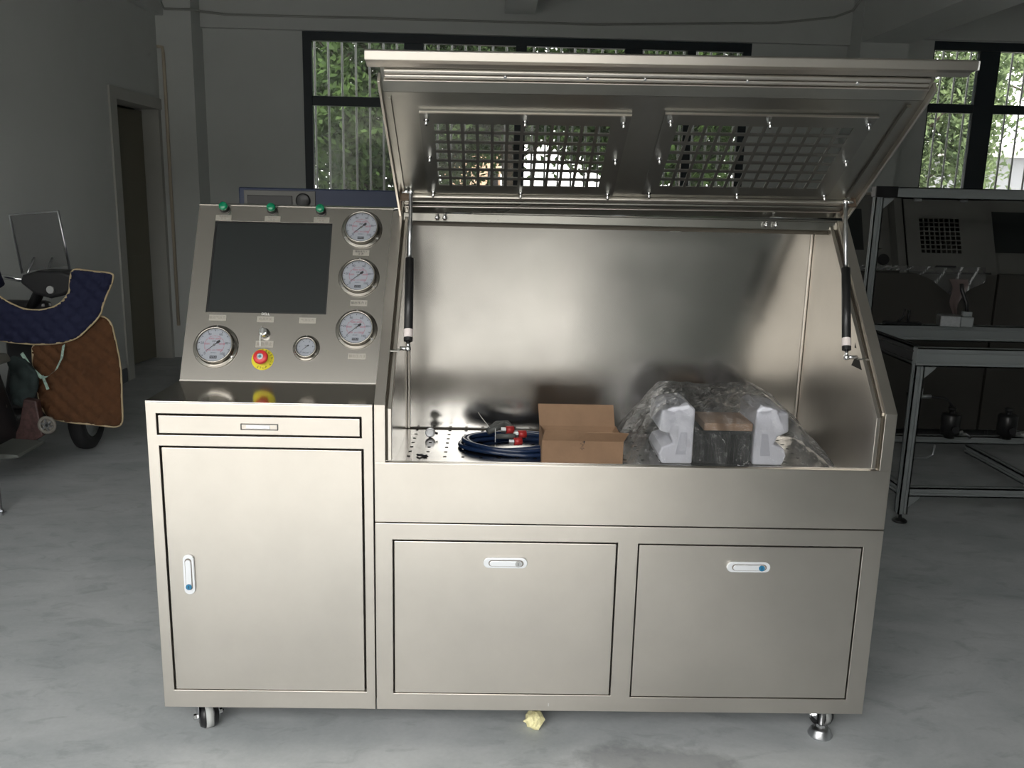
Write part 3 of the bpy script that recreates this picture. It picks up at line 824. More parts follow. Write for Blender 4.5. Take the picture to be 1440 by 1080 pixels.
# castors and levelling foot
def castor(x, y, rz, h=ZB):
    M = Matrix.Translation((x, y, 0)) @ Matrix.Rotation(rz, 4, 'Z')
    c = MB(M).box(-.034, .034, -.030, .030, h - .005, h).box(-.030, .030, -.022, .022, h - .012, h - .007).box(-.030, -.027, -.02, .02, .030, h - .007).box(.027, .030, -.02, .02, .030, h - .007)
    c.cyl((0, 0, h - .007), (0, 0, h - .002), .018, 16)
    c = c.build('castor', ZINC, bench, bevel=.001)
    w = MB(M); w.lathe([(.014, -.0245), (.030, -.0245), (.037, -.014), (.0375, -.010)], 28, ax=Matrix.Rotation(PI / 2, 4, 'Y'), o=(0, 0, .0378), mi=1)
    w.lathe([(.0377, -.0105), (.0377, .0105)], 28, ax=Matrix.Rotation(PI / 2, 4, 'Y'), o=(0, 0, .0378), mi=0)
    w.lathe([(.0375, .010), (.037, .014), (.030, .0245), (.014, .0245)], 28, ax=Matrix.Rotation(PI / 2, 4, 'Y'), o=(0, 0, .0378), mi=1)
    w.build('wheel', [mat('grey_tread', (.42, .43, .42), .7), BLACK], c)
    MB(M).cyl((-.042, 0, .038), (.044, 0, .038), .005, 10).cyl((.031, 0, .038), (.040, 0, .038), .009, 6, smooth=False).cyl((-.040, 0, .038), (-.031, 0, .038), .009, 6, smooth=False).build('axle', CHROME, c)
castor(.098, .068, math.radians(27))
castor(1.925, .110, math.radians(18))
castor(.12, .66, .3); castor(1.90, .66, -.2)
ft = MB().lathe([(.033, 0), (.0355, .005), (.031, .009), (.032, .013), (.027, .017), (.0275, .021), (.020, .027), (.0085, .030), (.0085, ZB)], 32, o=(1.905, .052, 0)).build('levelling_foot', ZINC, bench)
MB().lathe([(.014, .0), (.014, .010)], 6, o=(1.905, .052, .028), smooth=False).build('lock_nut', CHROME, ft)
MB().box(1.0895, 1.0915, -.0004, .0004, .118, .127).build('white_scratch', WHITE, bench)

# ------------------------------------------------------------------ things in the chamber
FZ = .756
# open cardboard box
bx = thing('cardboard_box', (1.19, .37, FZ), 'small open brown cardboard box with flaps up on the chamber floor', 'box')
x0, x1, y0, y1, zt = 1.066, 1.312, .285, .46, .829
def quad_board(mb, a, b, c, d, t=.003):
    a, b, c, d = [Vector(p) for p in (a, b, c, d)]
    n = (b - a).cross(d - a).normalized() * t
    mb.add([a, b, c, d, a + n, b + n, c + n, d + n], [(0, 3, 2, 1), (4, 5, 6, 7), (0, 1, 5, 4), (1, 2, 6, 5), (2, 3, 7, 6), (3, 0, 4, 7)])
MB().box(x0, x1, y0, y0 + .003, FZ + .001, zt).build('front_side', CARD, bx)
MB().box(x0, x1, y1 - .003, y1, FZ + .001, zt).build('rear_side', CARD, bx)
MB().box(x0, x0 + .003, y0 + .003, y1 - .003, FZ + .001, zt).build('end_side', CARD, bx)
MB().box(x1 - .003, x1, y0 + .003, y1 - .003, FZ + .001, zt).build('end_side', CARD, bx)
MB().box(x0 + .003, x1 - .003, y0 + .003, y1 - .003, FZ + .001, FZ + .004).build('bottom', CARD_IN, bx)
mb = MB()
N = 10
for i in range(N):
    ta, tb = i / N, (i + 1) / N
    hz = lambda t: zt + .037 - .008 * t + .002 * math.sin(9 * t)
    hy = lambda t: y0 - .018 + .004 * math.sin(6 * t)
    xa, xb = x0 + (x1 - x0) * ta, x0 + (x1 - x0) * tb
    sk = lambda t: .006 + .005 * t
    quad_board(mb, (xa, y0, zt), (xb, y0, zt), (xb + sk(tb), hy(tb), hz(tb)), (xa + sk(ta), hy(ta), hz(ta)), .0025)
mb.build('front_flap', CARD, bx)
mb = MB(); quad_board(mb, (x1 - .004, y1 - .002, zt), (x0, y1 - .002, zt), (x0 - .006, y1 + .012, .896), (x1 - .010, y1 + .012, .896)); mb.build('rear_flap', CARD, bx)
mb = MB(); quad_board(mb, (x1, y0 + .01, zt), (x1, y1 - .01, zt), (x1 - .030, y1 - .02, zt - .045), (x1 - .028, y0 + .02, zt - .050)); mb.build('end_flap', CARD, bx)
mb = MB(); quad_board(mb, (x0, y1 - .01, zt), (x0, y0 + .01, zt), (x0 + .035, y0 + .02, zt - .045), (x0 + .035, y1 - .02, zt - .045)); mb.build('end_flap', CARD_IN, bx)
mb = MB(frame((1.188, y0 - .0008, .812), (1, 0, 0), (0, 0, 1), (0, -1, 0)))
put_text(mb, '小心', .014, 0, .0, 0, 0, math.radians(90)); mb.build('printed_mark', INK, bx, fixn=False)
mb = MB(); mb.add([(1.190, y0 - .0006, zt - .001), (1.196, y0 - .0006, zt - .001), (1.193, y0 - .0006, zt - .010)], [(0, 1, 2)]); mb.build('tape_tear', INK, bx, fixn=False)

# coil of blue hose with red capped ends
hc = thing('hose_coil', (.985, .46, FZ), 'coil of dark blue hose with red end caps beside the cardboard box', 'hose')
cx, cy = .985, .452
loops = []
for k, (ra_, rb_, zz, ph) in enumerate([(.172, .112, .0085, 0), (.157, .099, .0085, .5), (.165, .106, .0225, 1.1), (.142, .086, .0085, 1.8), (.150, .093, .022, 2.4)]):
    pts = []
    for i in range(48):
        a = 2 * PI * i / 48
        pts.append((cx + ra_ * math.cos(a) + .004 * math.sin(2 * a + ph), cy + rb_ * math.sin(a) + .005 * math.cos(3 * a + ph), FZ + zz - .001 + .003 * math.sin(a * 2 + ph)))
    MB().tube(pts, .0072, 8, closed=True).build('hose_loop', BLUEHOSE, hc)
for k, (p, q, r_) in enumerate([((.90, .50, FZ + .036), (.955, .525, FZ + .055), .010), ((.955, .525, FZ + .055), (.985, .505, FZ + .045), .0095), ((.93, .47, FZ + .030), (.99, .46, FZ + .034), .0085)]):
    MB().cyl(p, q, r_, 12).build('hose_sleeve', GREYHOSE, hc)
mb = MB(); mb.tube([(.90, .50, FZ + .040), (.93, .54, FZ + .056), (.965, .545, FZ + .056), (.985, .51, FZ + .044)], .0075, 8); mb.build('hose_tail', GREYHOSE, hc)
for p in ((.972, .490, FZ + .046), (1.012, .476, FZ + .036), (.998, .445, FZ + .020)):
    MB().cyl(Vector(p) + Vector((-.012, .0, .0)), Vector(p) + Vector((.012, .006, 0)), .0125, 14).build('red_cap', REDCAP, hc)
    MB().cyl(Vector(p) + Vector((-.028, .0, .0)), Vector(p) + Vector((-.012, .0, 0)), .0085, 6, smooth=False).build('hose_fitting', ZINC, hc)
MB().tube([(.925, .53, FZ + .036), (.925, .505, FZ + .050), (.926, .49, FZ + .03), (.926, .49, FZ + .004)], .0015, 5).build('cable_tie', WHITE, hc)
MB().tube([(.91, .50, FZ + .046), (.88, .55, FZ + .07), (.868, .58, FZ + .08)], .0012, 5).build('tie_tail', WHITE, hc)

pf = thing('pipe_fitting', (.711, .545, FZ), 'small metal ring clamp standing on the perforated floor near the back left', 'fitting')
A = Matrix.Translation((.711, .545, FZ + .018)) @ Matrix.Rotation(math.radians(80), 4, 'X')
MB(A).lathe([(.011, -.005), (.0165, -.005), (.0165, .005), (.011, .005), (.011, -.005)], 20).build('clamp_ring', ZINC, pf)
MB(A).cyl((.012, .0, 0), (.025, -.004, 0), .004, 8).box(-.004, .004, -.0175, -.013, -.005, .005).build('clamp_screw', BLACK, pf)
sc = thing('bent_wire_clip', (.698, .30, FZ), 'tiny dark bent clip lying on the perforated floor near the sill', 'clip')
MB().tube([(.686, .335, FZ + .004), (.694, .326, FZ + .006), (.700, .335, FZ + .004), (.708, .325, FZ + .003), (.716, .330, FZ + .004)], .0035, 6).build('wire', INK, sc)

# packed device
dv_ = thing('black_heater_unit', (1.61, .42, FZ), 'black finned equipment unit standing between two white foam blocks under film', 'equipment')
MB().box(1.532, 1.705, .305, .50, FZ + .001, .862).build('body', MESHB, dv_, bevel=.004)
for i in range(15):
    x = 1.541 + i * .0113
    MB().box(x, x + .0035, .299, .305, FZ + .004, .850).build('fin', MESHB, dv_)
cs = MB().box(1.556, 1.704, .296, .44, .8640, .887).build('cardboard_strip', CARD, bevel=.001)
tag(cs, 'flat cardboard pad on top of the black unit under film', 'cardboard')
def foam(x0, x1, mirror, label):
    t = thing('foam_block', ((x0 + x1) / 2, .36, FZ), label, 'packing foam', 'white foam blocks either side of the black unit')
    w = x1 - x0
    def X(a): return x1 - a * w if mirror else x0 + a * w
    poly = [(0.12, 0), (1, 0), (1, .172), (.82, .184), (.35, .176), (.05, .165), (0.0, .105), (.30, .092), (.42, .065), (.10, .052), (0.02, .03)]
    p = [(X(a), FZ + .001 + b) for a, b in poly]
    MB().prism(p, .296, .48, 'y').build('foam_body', FOAM, t, bevel=.006, seg=3)
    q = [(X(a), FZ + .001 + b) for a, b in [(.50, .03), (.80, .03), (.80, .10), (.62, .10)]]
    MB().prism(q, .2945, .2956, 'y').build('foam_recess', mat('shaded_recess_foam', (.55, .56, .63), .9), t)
foam(1.420, 1.526, False, 'white notched foam block left of the black unit')
foam(1.712, 1.815, True, 'white notched foam block right of the black unit')

# clear film tent: a wrinkled sheet
def film_sheet():
    rg = np.random.default_rng(11)
    NU, NV = 150, 80
    X0, X1, Y0, Y1 = 1.315, 1.955, .17, .62
    # creases radiate from the two upper corners
    cr = [(1.46, .50, a) for a in np.linspace(2.6, 5.4, 15)] + [(1.74, .50, a) for a in np.linspace(3.9, 6.6, 15)]
    amps = rg.uniform(.3, 1.0, len(cr)); wid = rg.uniform(.025, .07, len(cr))
    V = []
    for j in range(NV + 1):
        y = Y0 + (Y1 - Y0) * j / NV
        for i in range(NU + 1):
            x = X0 + (X1 - X0) * i / NU
            top = .966
            left = FZ + (x - 1.318) / (1.448 - 1.318) * (top - FZ)
            right = FZ + (1.945 - x) / (1.945 - 1.772) * (top - FZ)
            front = FZ + .004 + (y - .19) / (.305 - .19) * (.925 - FZ) if y < .305 else .925 + (y - .305) / (.45 - .305) * (top - .925)
            back = FZ + (.615 - y) / (.615 - .53) * (top - FZ)
            hs = np.array([top, left, right, front, back])
            k = 55.0
            h = -np.log(np.exp(-k * (hs - FZ)).sum()) / k + FZ
            h += .012
            ca = 0
            for (px, py, a), am, wd in zip(cr, amps, wid):
                dx, dy = x - px, y - py
                rr = math.hypot(dx, dy) + 1e-6
                an = math.atan2(dy, dx)
                dd = (an - a + PI) % (2 * PI) - PI
                ca += am * math.exp(-(dd / wd) ** 2) * min(rr, .18) * .055
            h += ca
            h += .0022 * math.sin(x * 95 + y * 40) * math.sin(y * 120 - x * 33) + .003 * math.sin(x * 31 + 2) * math.sin(y * 47)
            sag = .006 * math.sin((x - 1.45) / .3 * PI) if 1.45 < x < 1.75 else 0
            h -= sag
            h = max(h, FZ + .003 + .002 * abs(math.sin(x * 60 + y * 45)))
            V.append((x + .004 * math.sin(y * 60), y + .003 * math.sin(x * 70), h))
    F = [(j * (NU + 1) + i, j * (NU + 1) + i + 1, (j + 1) * (NU + 1) + i + 1, (j + 1) * (NU + 1) + i) for j in range(NV) for i in range(NU)]
    m = MB(); m.add(V, F, 0, True)
    o = m.build('plastic_film', FILM, fixn=False)
    tag(o, 'clear wrinkled plastic film draped over the foam and black unit', 'film')
film_sheet()

# yellow foam scrap under the bench
lump = MB(); lump.lathe([(.001, 0), (.022, .001), (.030, .012), (.028, .026), (.020, .040), (.008, .046), (.001, .047)], 14, o=(1.058, .085, .0005), smooth=False)
for p in lump.v:
    p.x += random.uniform(-.006, .006); p.y += random.uniform(-.006, .006)
tag(lump.build('foam_lump', YFOAM), 'small pale yellow foam lump on the floor under the bench', 'foam')

# ------------------------------------------------------------------ behind the console: blue machine
bm_ = thing('blue_machine', (1.0, 2.2, 0), 'dark blue machine cabinet behind the steel console, grey display on top', 'machine')
MB().prism([(2.03, 0), (2.03, 1.40), (2.00, 1.42), (2.00, 1.553), (2.40, 1.553), (2.40, 0)], -.298, .62, 'x').build('cabinet', BLUEM, bm_, bevel=.006)
p = MB().box(-.272, .062, 1.992, 1.9995, 1.44, 1.540).build('display_panel', GREYM, bm_, bevel=.002)
MB().box(-.256, -.045, 1.988, 1.992, 1.45, 1.517).build('display', BLACK, p, bevel=.002)
mb = MB(); mb.lathe([(.034, 0), (.034, .010), (.028, .013), (.001, .013)], 24, ax=Matrix.Rotation(PI / 2, 4, 'X'), o=(.006, 1.992, 1.497)); mb.build('dial_knob', BLACK, p)

# ------------------------------------------------------------------ electric scooter with riding apron, left
sx, sy = -1.52, 2.9
st = thing('electric_scooter', (-1.62, 2.2, 0), 'dark electric scooter with grey framed windshield parked at the left wall', 'scooter')
def wheel(x, y, ang, R, wd):
    A = Matrix.Translation((x, y, R)) @ Matrix.Rotation(ang, 4, 'Z') @ Matrix.Rotation(PI / 2, 4, 'Y')
    w = MB(A).lathe([(R * .62, -wd * .4), (R * .86, -wd * .5), (R * .97, -wd * .35), (R, 0), (R * .97, wd * .35), (R * .86, wd * .5), (R * .62, wd * .4), (R * .62, -wd * .4)], 32)
    w = w.build('wheel', BLACK_MATT, st)
    MB(A).lathe([(R * .6, -wd * .2), (R * .62, -wd * .35), (R * .62, wd * .35), (R * .6, wd * .2)], 24).lathe([(.001, -wd * .45), (.05, -wd * .4), (.05, wd * .4), (.001, wd * .45)], 16).box(-R * .6, R * .6, -.015, .015, -.01, .01).box(-.015, .015, -R * .6, R * .6, -.01, .01).build('rim', ZINC, w)
wheel(-1.50, 2.88, .06, .20, .09)
wheel(-1.74, 1.72, .10, .20, .10)
mb = MB(); mb.prism([(1.55, .34), (1.62, .60), (1.9, .66), (2.2, .62), (2.32, .34), (2.62, .30), (2.72, .52), (2.72, .90), (2.80, .90), (2.86, .44), (2.72, .22), (1.9, .20)], -1.86, -1.60, 'x'); mb.build('body_shell', SCOOT, st, bevel=.03, seg=3)
mb = MB(); mb.prism([(1.50, .66), (1.56, .74), (1.95, .735), (2.15, .71), (2.18, .66)], -1.86, -1.52, 'x'); mb.build('seat', SEATM, st, bevel=.02, seg=3)
mb = MB(); mb.tube([(-1.70, 2.74, .85), (-1.60, 2.70, 1.0), (-1.53, 2.66, 1.04)], .03, 10); mb.build('steering_column', SCOOT, st)
mb = MB(); mb.tube([(-1.80, 2.60, 1.05), (-1.70, 2.64, 1.03), (-1.52, 2.66, 1.02), (-1.36, 2.64, 1.04), (-1.24, 2.58, 1.06)], .014, 8); mb.build('handlebar', CHROME, st)
mb = MB(); mb.prism([(-1.66, 1.02), (-1.64, 1.06), (-1.56, 1.085), (-1.43, 1.085), (-1.34, 1.06), (-1.33, 1.01), (-1.42, .955), (-1.50, .935), (-1.58, .955)], 2.56, 2.72, 'y'); mb.build('instrument_cluster', SCOOT, st, bevel=.018, seg=3)
mb = MB(); mb.lathe([(.001, .0), (.022, .001), (.026, .008), (.020, .018)], 16, ax=Matrix.Rotation(PI / 2, 4, 'X'), o=(-1.49, 2.565, .985)); mb.build('ignition_lock', CHROME, st)
# windshield
ws = MB(); ws.prism([(-1.775, 1.37), (-1.51, 1.395), (-1.475, 1.10), (-1.735, 1.06)], 2.748, 2.752, 'y'); ws = ws.build('windshield', WSH, st)
mb = MB(); mb.tube([(-1.735, 2.75, 1.05), (-1.778, 2.75, 1.373), (-1.508, 2.75, 1.398), (-1.470, 2.75, 1.08)], .008, 8); mb.build('windshield_frame', ZINC, ws)
for x in (-1.66, -1.56):
    mb = MB(); mb.tube([(x, 2.66, 1.06), (x, 2.70, 1.10), (x, 2.745, 1.14)], .006, 6); mb.build('windshield_stay', ZINC, ws)
# maroon side panel, spring, kickstand, cloth
mb = MB(); mb.prism([(-1.66, .14), (-1.58, .30), (-1.545, .44), (-1.48, .43), (-1.47, .34), (-1.46, .24), (-1.56, .18), (-1.62, .12)], 2.28, 2.33, 'y'); mb.build('side_panel', SCOOTR, st, bevel=.008)
mb = MB(); mb.lathe([(.030, 0), (.047, .0), (.050, .008), (.044, .014), (.032, .012), (.030, 0)], 28, ax=Matrix.Rotation(PI / 2, 4, 'X'), o=(-1.435, 2.29, .30)); mb = mb.build('ring_guard', mat('grey_ring', (.17, .16, .14), .5), st)
for k in range(3):
    a = k * PI / 3 + .3
    MB().box(-.032, .032, -.004, .004, -.005, .005, M=Matrix.Translation((-1.435, 2.282, .30)) @ Matrix.Rotation(a, 4, 'Y')).build('ring_spoke', ZINC, mb)
sp = MB(); sp.tube([(-1.655 + .022 * math.cos(i * .6), 2.25 + .022 * math.sin(i * .6), .20 + i * .0022) for i in range(80)], .0045, 6); sp.build('shock_spring', ZINC, st)
mb = MB(); mb.lathe([(.001, 0), (.045, .004), (.062, .02), (.05, .034), (.02, .04), (.001, .038)], 20, ax=Matrix.Rotation(PI / 2, 4, 'X'), o=(-1.66, 2.24, .415)); mb.build('rear_lamp', mat('pale_lamp_plastic', (.30, .27, .22), .4), st)
mb = MB(); mb.tube([(-1.52, 1.95, .32), (-1.48, 1.86, .15), (-1.43, 1.77, .02), (-1.425, 1.76, .012)], .012, 8); mb.box(-1.445, -1.400, 1.735, 1.775, .001, .010); mb.build('kickstand', ZINC, st)
mb = MB(); mb.prism([(-1.70, .20), (-1.60, .235), (-1.44, .225), (-1.43, .21), (-1.6, .19)], 1.98, 2.25, 'y'); mb.build('footboard', mat('dull_footboard', (.10, .11, .10), .6), st, bevel=.006)

# riding apron: navy quilt above, brown fleece below
ap = thing('riding_apron', (-1.42, 2.45, .26), 'navy quilted and brown fleece riding apron with tan piping hung on the scooter', 'apron')
def quilt(name, outline, y, m, thick, quilt_s, parent, nx=44, nz=44, wob=.02):
    # grid clipped by outline: outline given as list of (x, z); builds a puffed sheet
    xs = [p[0] for p in outline]; zs = [p[1] for p in outline]
    def inside(x, z):
        c = False; n = len(outline); j = n - 1
        for i in range(n):
            xi, zi = outline[i]; xj, zj = outline[j]
            if (zi > z) != (zj > z) and x < (xj - xi) * (z - zi) / (zj - zi) + xi: c = not c
            j = i
        return c
    bm = bmesh.new()
    vs = [bm.verts.new((x, y, z)) for x, z in outline]
    es = [bm.edges.new((vs[i], vs[(i + 1) % len(vs)])) for i in range(len(vs))]
    bm.faces.new(vs)
    # dice by planes
    for i in range(1, nx):
        x = min(xs) + (max(xs) - min(xs)) * i / nx
        bmesh.ops.bisect_plane(bm, geom=bm.verts[:] + bm.edges[:] + bm.faces[:], plane_co=(x, 0, 0), plane_no=(1, 0, 0))
    for i in range(1, nz):
        z = min(zs) + (max(zs) - min(zs)) * i / nz
        bmesh.ops.bisect_plane(bm, geom=bm.verts[:] + bm.edges[:] + bm.faces[:], plane_co=(0, 0, z), plane_no=(0, 0, 1))
    for v in bm.verts:
        x, z = v.co.x, v.co.z
        a = math.sin((x + z) * PI / quilt_s) ; b = math.sin((x - z) * PI / quilt_s)
        puff = (abs(a) * abs(b)) ** .5 * thick
        edge = 0 if v.is_boundary else 1
        v.co.y = y - puff * edge + wob * math.sin(x * 9 + 1) * math.cos(z * 6) + wob * .7 * math.sin(z * 14)
    me = bpy.data.meshes.new(name); bm.to_mesh(me); bm.free()
    for p in me.polygons: p.use_smooth = True
    me.materials.append(m)
    o = bpy.data.objects.new(name, me); COL.objects.link(o); o.parent = parent; o.location = -WL[parent.name]
    so = o.modifiers.new('solid', 'SOLIDIFY'); so.thickness = .012; so.offset = 1
    WL[o.name] = Vector((0, 0, 0))
    return o
def smooth_outline(pts, k=3):
    for _ in range(k):
        q = []
        n = len(pts)
        for i in range(n):
            a, b = pts[i], pts[(i + 1) % n]
            q.append((a[0] * .75 + b[0] * .25, a[1] * .75 + b[1] * .25)); q.append((a[0] * .25 + b[0] * .75, a[1] * .25 + b[1] * .75))
        pts = q
    return pts
brown_o = smooth_outline([(-1.60, .75), (-1.22, .87), (-1.135, .85), (-1.112, .76), (-1.108, .45), (-1.100, .28), (-1.145, .245), (-1.25, .262), (-1.43, .275), (-1.55, .32)], 2)
navy_o = smooth_outline([(-1.80, .98), (-1.72, .985), (-1.66, .935), (-1.55, .885), (-1.42, .90), (-1.345, .97), (-1.335, 1.06), (-1.31, 1.115), (-1.22, 1.10), (-1.10, 1.098), (-1.085, 1.075), (-1.16, .935), (-1.17, .87), (-1.25, .79), (-1.30, .745), (-1.40, .715), (-1.55, .705), (-1.72, .72), (-1.80, .76)], 2)
bq = quilt('fleece_lining', brown_o, 2.46, BROWN, .028, .085, ap)
nq = quilt('quilted_cover', navy_o, 2.43, NAVY, .030, .085, ap)
def wy(x, z, y, wob=.02): return y + wob * math.sin(x * 9 + 1) * math.cos(z * 6) + wob * .7 * math.sin(z * 14)
MB().tube([(x, wy(x, z, 2.46) - .004, z) for x, z in brown_o], .0055, 6, closed=True).build('piping', PIPING, ap)
MB().tube([(x, wy(x, z, 2.43) - .004, z) for x, z in navy_o], .0055, 6, closed=True).build('piping', PIPING, ap)
MB().tube([(-1.80, 2.50, 1.08), (-1.775, 2.52, 1.06), (-1.76, 2.55, 1.00)], .02, 10, rs=[.035, .045, .03]).build('hand_muff', NAVY, ap)
rb = MB()
pts = [(-1.372, 2.405, .71), (-1.385, 2.40, .64), (-1.42, 2.40, .575), (-1.47, 2.40, .535), (-1.50, 2.40, .53), (-1.55, 2.40, .58), (-1.60, 2.41, .66)]
for i in range(len(pts) - 1):
    a, b = Vector(pts[i]), Vector(pts[i + 1]); w = Vector((.008, 0, .006))
    rb.add([a - w, b - w, b + w, a + w], [(0, 1, 2, 3)], 0)
rb.add([(-1.50, 2.395, .54), (-1.487, 2.395, .545), (-1.462, 2.395, .47), (-1.478, 2.395, .465)], [(0, 1, 2, 3)])
rb.build('ribbon_tie', RIBBON, ap, fixn=False)
tc = quilt('grey_cloth', smooth_outline([(-1.68, .66), (-1.56, .63), (-1.50, .52), (-1.53, .42), (-1.60, .36), (-1.68, .42)], 2), 2.37, TEAL, .03, .11, st, 16, 16, .03)

# ------------------------------------------------------------------ aluminium-profile workbench, right
wb = thing('profile_workbench', (3.5, 2.2, 0), 'aluminium extrusion workbench with tall rear frame, right of the steel bench', 'workbench')
def profile(p0, p1, w, h=None, name='rail', m=ALU):
    # slotted extrusion between two points (axis aligned)
    h = h or w
    p0 = Vector(p0); p1 = Vector(p1); d = p1 - p0
    ax = max(range(3), key=lambda i: abs(d[i]))
    lo = [min(p0[i], p1[i]) for i in range(3)]; hi = [max(p0[i], p1[i]) for i in range(3)]
    oth = [i for i in range(3) if i != ax]
    mb = MB()
    def bx_(a0, a1, b0, b1):
        l = list(lo); q = list(hi)
        l[oth[0]] = p0[oth[0]] + a0; q[oth[0]] = p0[oth[0]] + a1
        l[oth[1]] = p0[oth[1]] + b0; q[oth[1]] = p0[oth[1]] + b1
        mb.box(l[0], q[0], l[1], q[1], l[2], q[2])
    wa = w; hb = h
    # core and four corner flanges (leaves slots on each face)
    sl = .009; dp = .006
    nb = max(1, round(hb / .045)); na = max(1, round(wa / .045))
    bx_(-wa / 2 + dp, wa / 2 - dp, -hb / 2 + dp, hb / 2 - dp)
    ca, cb = wa / na, hb / nb
    for i in range(nb):
        for s in (-1, 1):
            b0 = -hb / 2 + i * cb
            f0, f1 = (wa / 2 - dp, wa / 2) if s > 0 else (-wa / 2, -wa / 2 + dp)
            bx_(f0, f1, b0 + (.0 if i == 0 else .0), b0 + cb / 2 - sl / 2); bx_(f0, f1, b0 + cb / 2 + sl / 2, b0 + cb)
    for i in range(na):
        for s in (-1, 1):
            a0 = -wa / 2 + i * ca
            f0, f1 = (hb / 2 - dp, hb / 2) if s > 0 else (-hb / 2, -hb / 2 + dp)
            bx_(a0, a0 + ca / 2 - sl / 2, f0, f1); bx_(a0 + ca / 2 + sl / 2, a0 + ca, f0, f1)
    return mb.build(name, m, wb, bevel=0)
TX0, TX1, TY0, TY1, TZ = 2.955, 4.6, 1.85, 2.66, .88
LW = .045
for x, y in ((TX0, TY0), (TX0, TY1), (TX1, TY0), (TX1, TY1)):
    profile((x, y, .045), (x, y, TZ - .09), LW, name='leg')
for x, y in ((TX0, TY0), (TX0, TY1)):
    MB().lathe([(.034, 0), (.036, .006), (.028, .014), (.009, .018), (.007, .05)], 24, o=(x, y, 0)).build('foot', BLACK, wb)
profile((TX0 - LW / 2, TY0, TZ - .045), (TX1, TY0, TZ - .045), LW, .09, 'top_rail')
profile((TX0 - LW / 2, TY1, TZ - .045), (TX1, TY1, TZ - .045), LW, .09, 'top_rail')
profile((TX0, TY0 + .023, TZ - .045), (TX0, TY1 - .023, TZ - .045), LW, .09, 'side_rail', m=mat('black_anodised', (.03, .03, .032), .4, .5))
profile((TX0 + .023, TY0, .16), (TX1, TY0, .16), LW, LW, 'lower_rail')
profile((TX0 + .023, TY1, .21), (TX1, TY1, .21), LW, LW, 'lower_rail')
profile((TX0, TY0 + .023, .16), (TX0, TY1 - .023, .16), LW, LW, 'lower_side_rail')
profile((3.70, TY0 + .023, .16), (3.70, TY1 - .023, .16), LW, LW, 'cross_rail')
profile((3.02, TY1, TZ + .001), (3.02, TY1, 1.585), LW, name='upright')
profile((3.10, TY1, 1.608), (TX1, TY1, 1.608), LW, .06, name='header_rail')
MB().box(2.99, 3.115, TY1 - .03, TY1 + .03, 1.58, 1.64).build('corner_block', BLACK, wb, bevel=.004)
def gusset(x, z, sx_, sz, y):
    MB().prism([(x, z), (x + sx_ * .06, z), (x + sx_ * .052, z + sz * .012), (x + sx_ * .012, z + sz * .05), (x, z + sz * .06)], y - .018, y + .018, 'y').build('gusset', ALU, wb, bevel=.002)
gusset(TX0 + .023, TZ - .0905, 1, -1, TY0); gusset(TX0 + .023, .137, 1, -1, TY0); gusset(3.043, 1.577, 1, -1, TY1)
# loose parts on the table
t = thing('clamp_block', (3.45, 2.2, TZ), 'grey steel block with a taller clamp beside it on the workbench', 'block')
G = Matrix.Translation((3.50, 2.62, TZ)) @ Matrix.Rotation(math.radians(-16), 4, 'Z')
t.location = (3.50, 2.62, TZ); WL[t.name] = Vector(t.location)
MB(G).box(-.075, .03, -.06, .05, .0015, .062).build('steel_block', ZINC, t, bevel=.004)
MB(G).box(.035, .10, -.04, .04, .0015, .058).box(.045, .095, -.01, .03, .058, .085).build('clamp_base', ALU, t, bevel=.004)
MB(G).tube([(.07, .01, .08), (.065, .02, .13), (.035, .03, .20), (.03, .04, .235)], .011, 8).build('clamp_arm', BLACK, t)
t = thing('hand_tools', (3.30, 2.64, TZ), 'small dark tools lying on the corner of the workbench rail', 'tools')
t.location = (3.2, 2.64, TZ)
WL[t.name] = Vector(t.location)
MB().box(3.12, 3.33, 2.625, 2.655, TZ + .001, TZ + .016, M=None).tube([(3.20, 2.64, TZ + .01), (3.23, 2.64, TZ + .05), (3.235, 2.64, TZ + .09)], .008, 6).tube([(3.26, 2.65, TZ + .01), (3.262, 2.65, TZ + .08)], .009, 6).build('tool_bodies', BLACK, t)
# valves/pumps standing on the lower rear rail
def pump(x, z0, label, cat='pump'):
    t = thing('air_pump', (x, 2.60, z0), label, cat, 'black pumps on the lower rail')
    MB().lathe([(.001, 0), (.030, 0), (.030, .02), (.052, .024), (.052, .135), (.046, .142), (.014, .144), (.014, .160), (.022, .162), (.022, .180), (.001, .182)], 24, o=(x, 2.60, z0)).build('pump_body', BLACK, t)
    MB().tube([(x + .05, 2.60, z0 + .03), (x + .10, 2.60, z0 + .02), (x + .13, 2.61, z0 + .0)], .009, 8).cyl((x + .04, 2.60, z0 + .03), (x + .075, 2.6, z0 + .03), .014, 6, smooth=False).build('outlet', CHROME, t)
    MB().cyl((x, 2.55, z0 + .06), (x, 2.535, z0 + .06), .02, 16).build('side_port', BLACK_MATT, t)
    return t
pump(3.555, .234, 'black cylindrical pump under the workbench, nearer the leg')
pump(3.885, .234, 'black cylindrical pump under the workbench, near the photo edge')
t = thing('bent_tube_stand', (3.35, 2.6, .1), 'thin bent metal tube with a valve on the workbench lower frame', 'tube')
t.location = (3.36, 2.60, .105); WL[t.name] = Vector(t.location)
MB().tube([(3.355, 2.60, .47), (3.345, 2.60, .30), (3.335, 2.60, .115), (3.36, 2.60, .107), (3.44, 2.60, .112), (3.475, 2.60, .13), (3.48, 2.60, .19)], .006, 8).build('tube', ZINC, t)
MB().cyl((3.30, 2.60, .47), (3.42, 2.60, .475), .012, 12).cyl((3.36, 2.60, .46), (3.362, 2.60, .52), .010, 10).build('valve_body', ZINC, t)
MB().tube([(3.42, 2.60, .47), (3.49, 2.60, .47), (3.53, 2.60, .45), (3.553, 2.60, .418)], .007, 8).build('link_tube', BLACK_MATT, t)
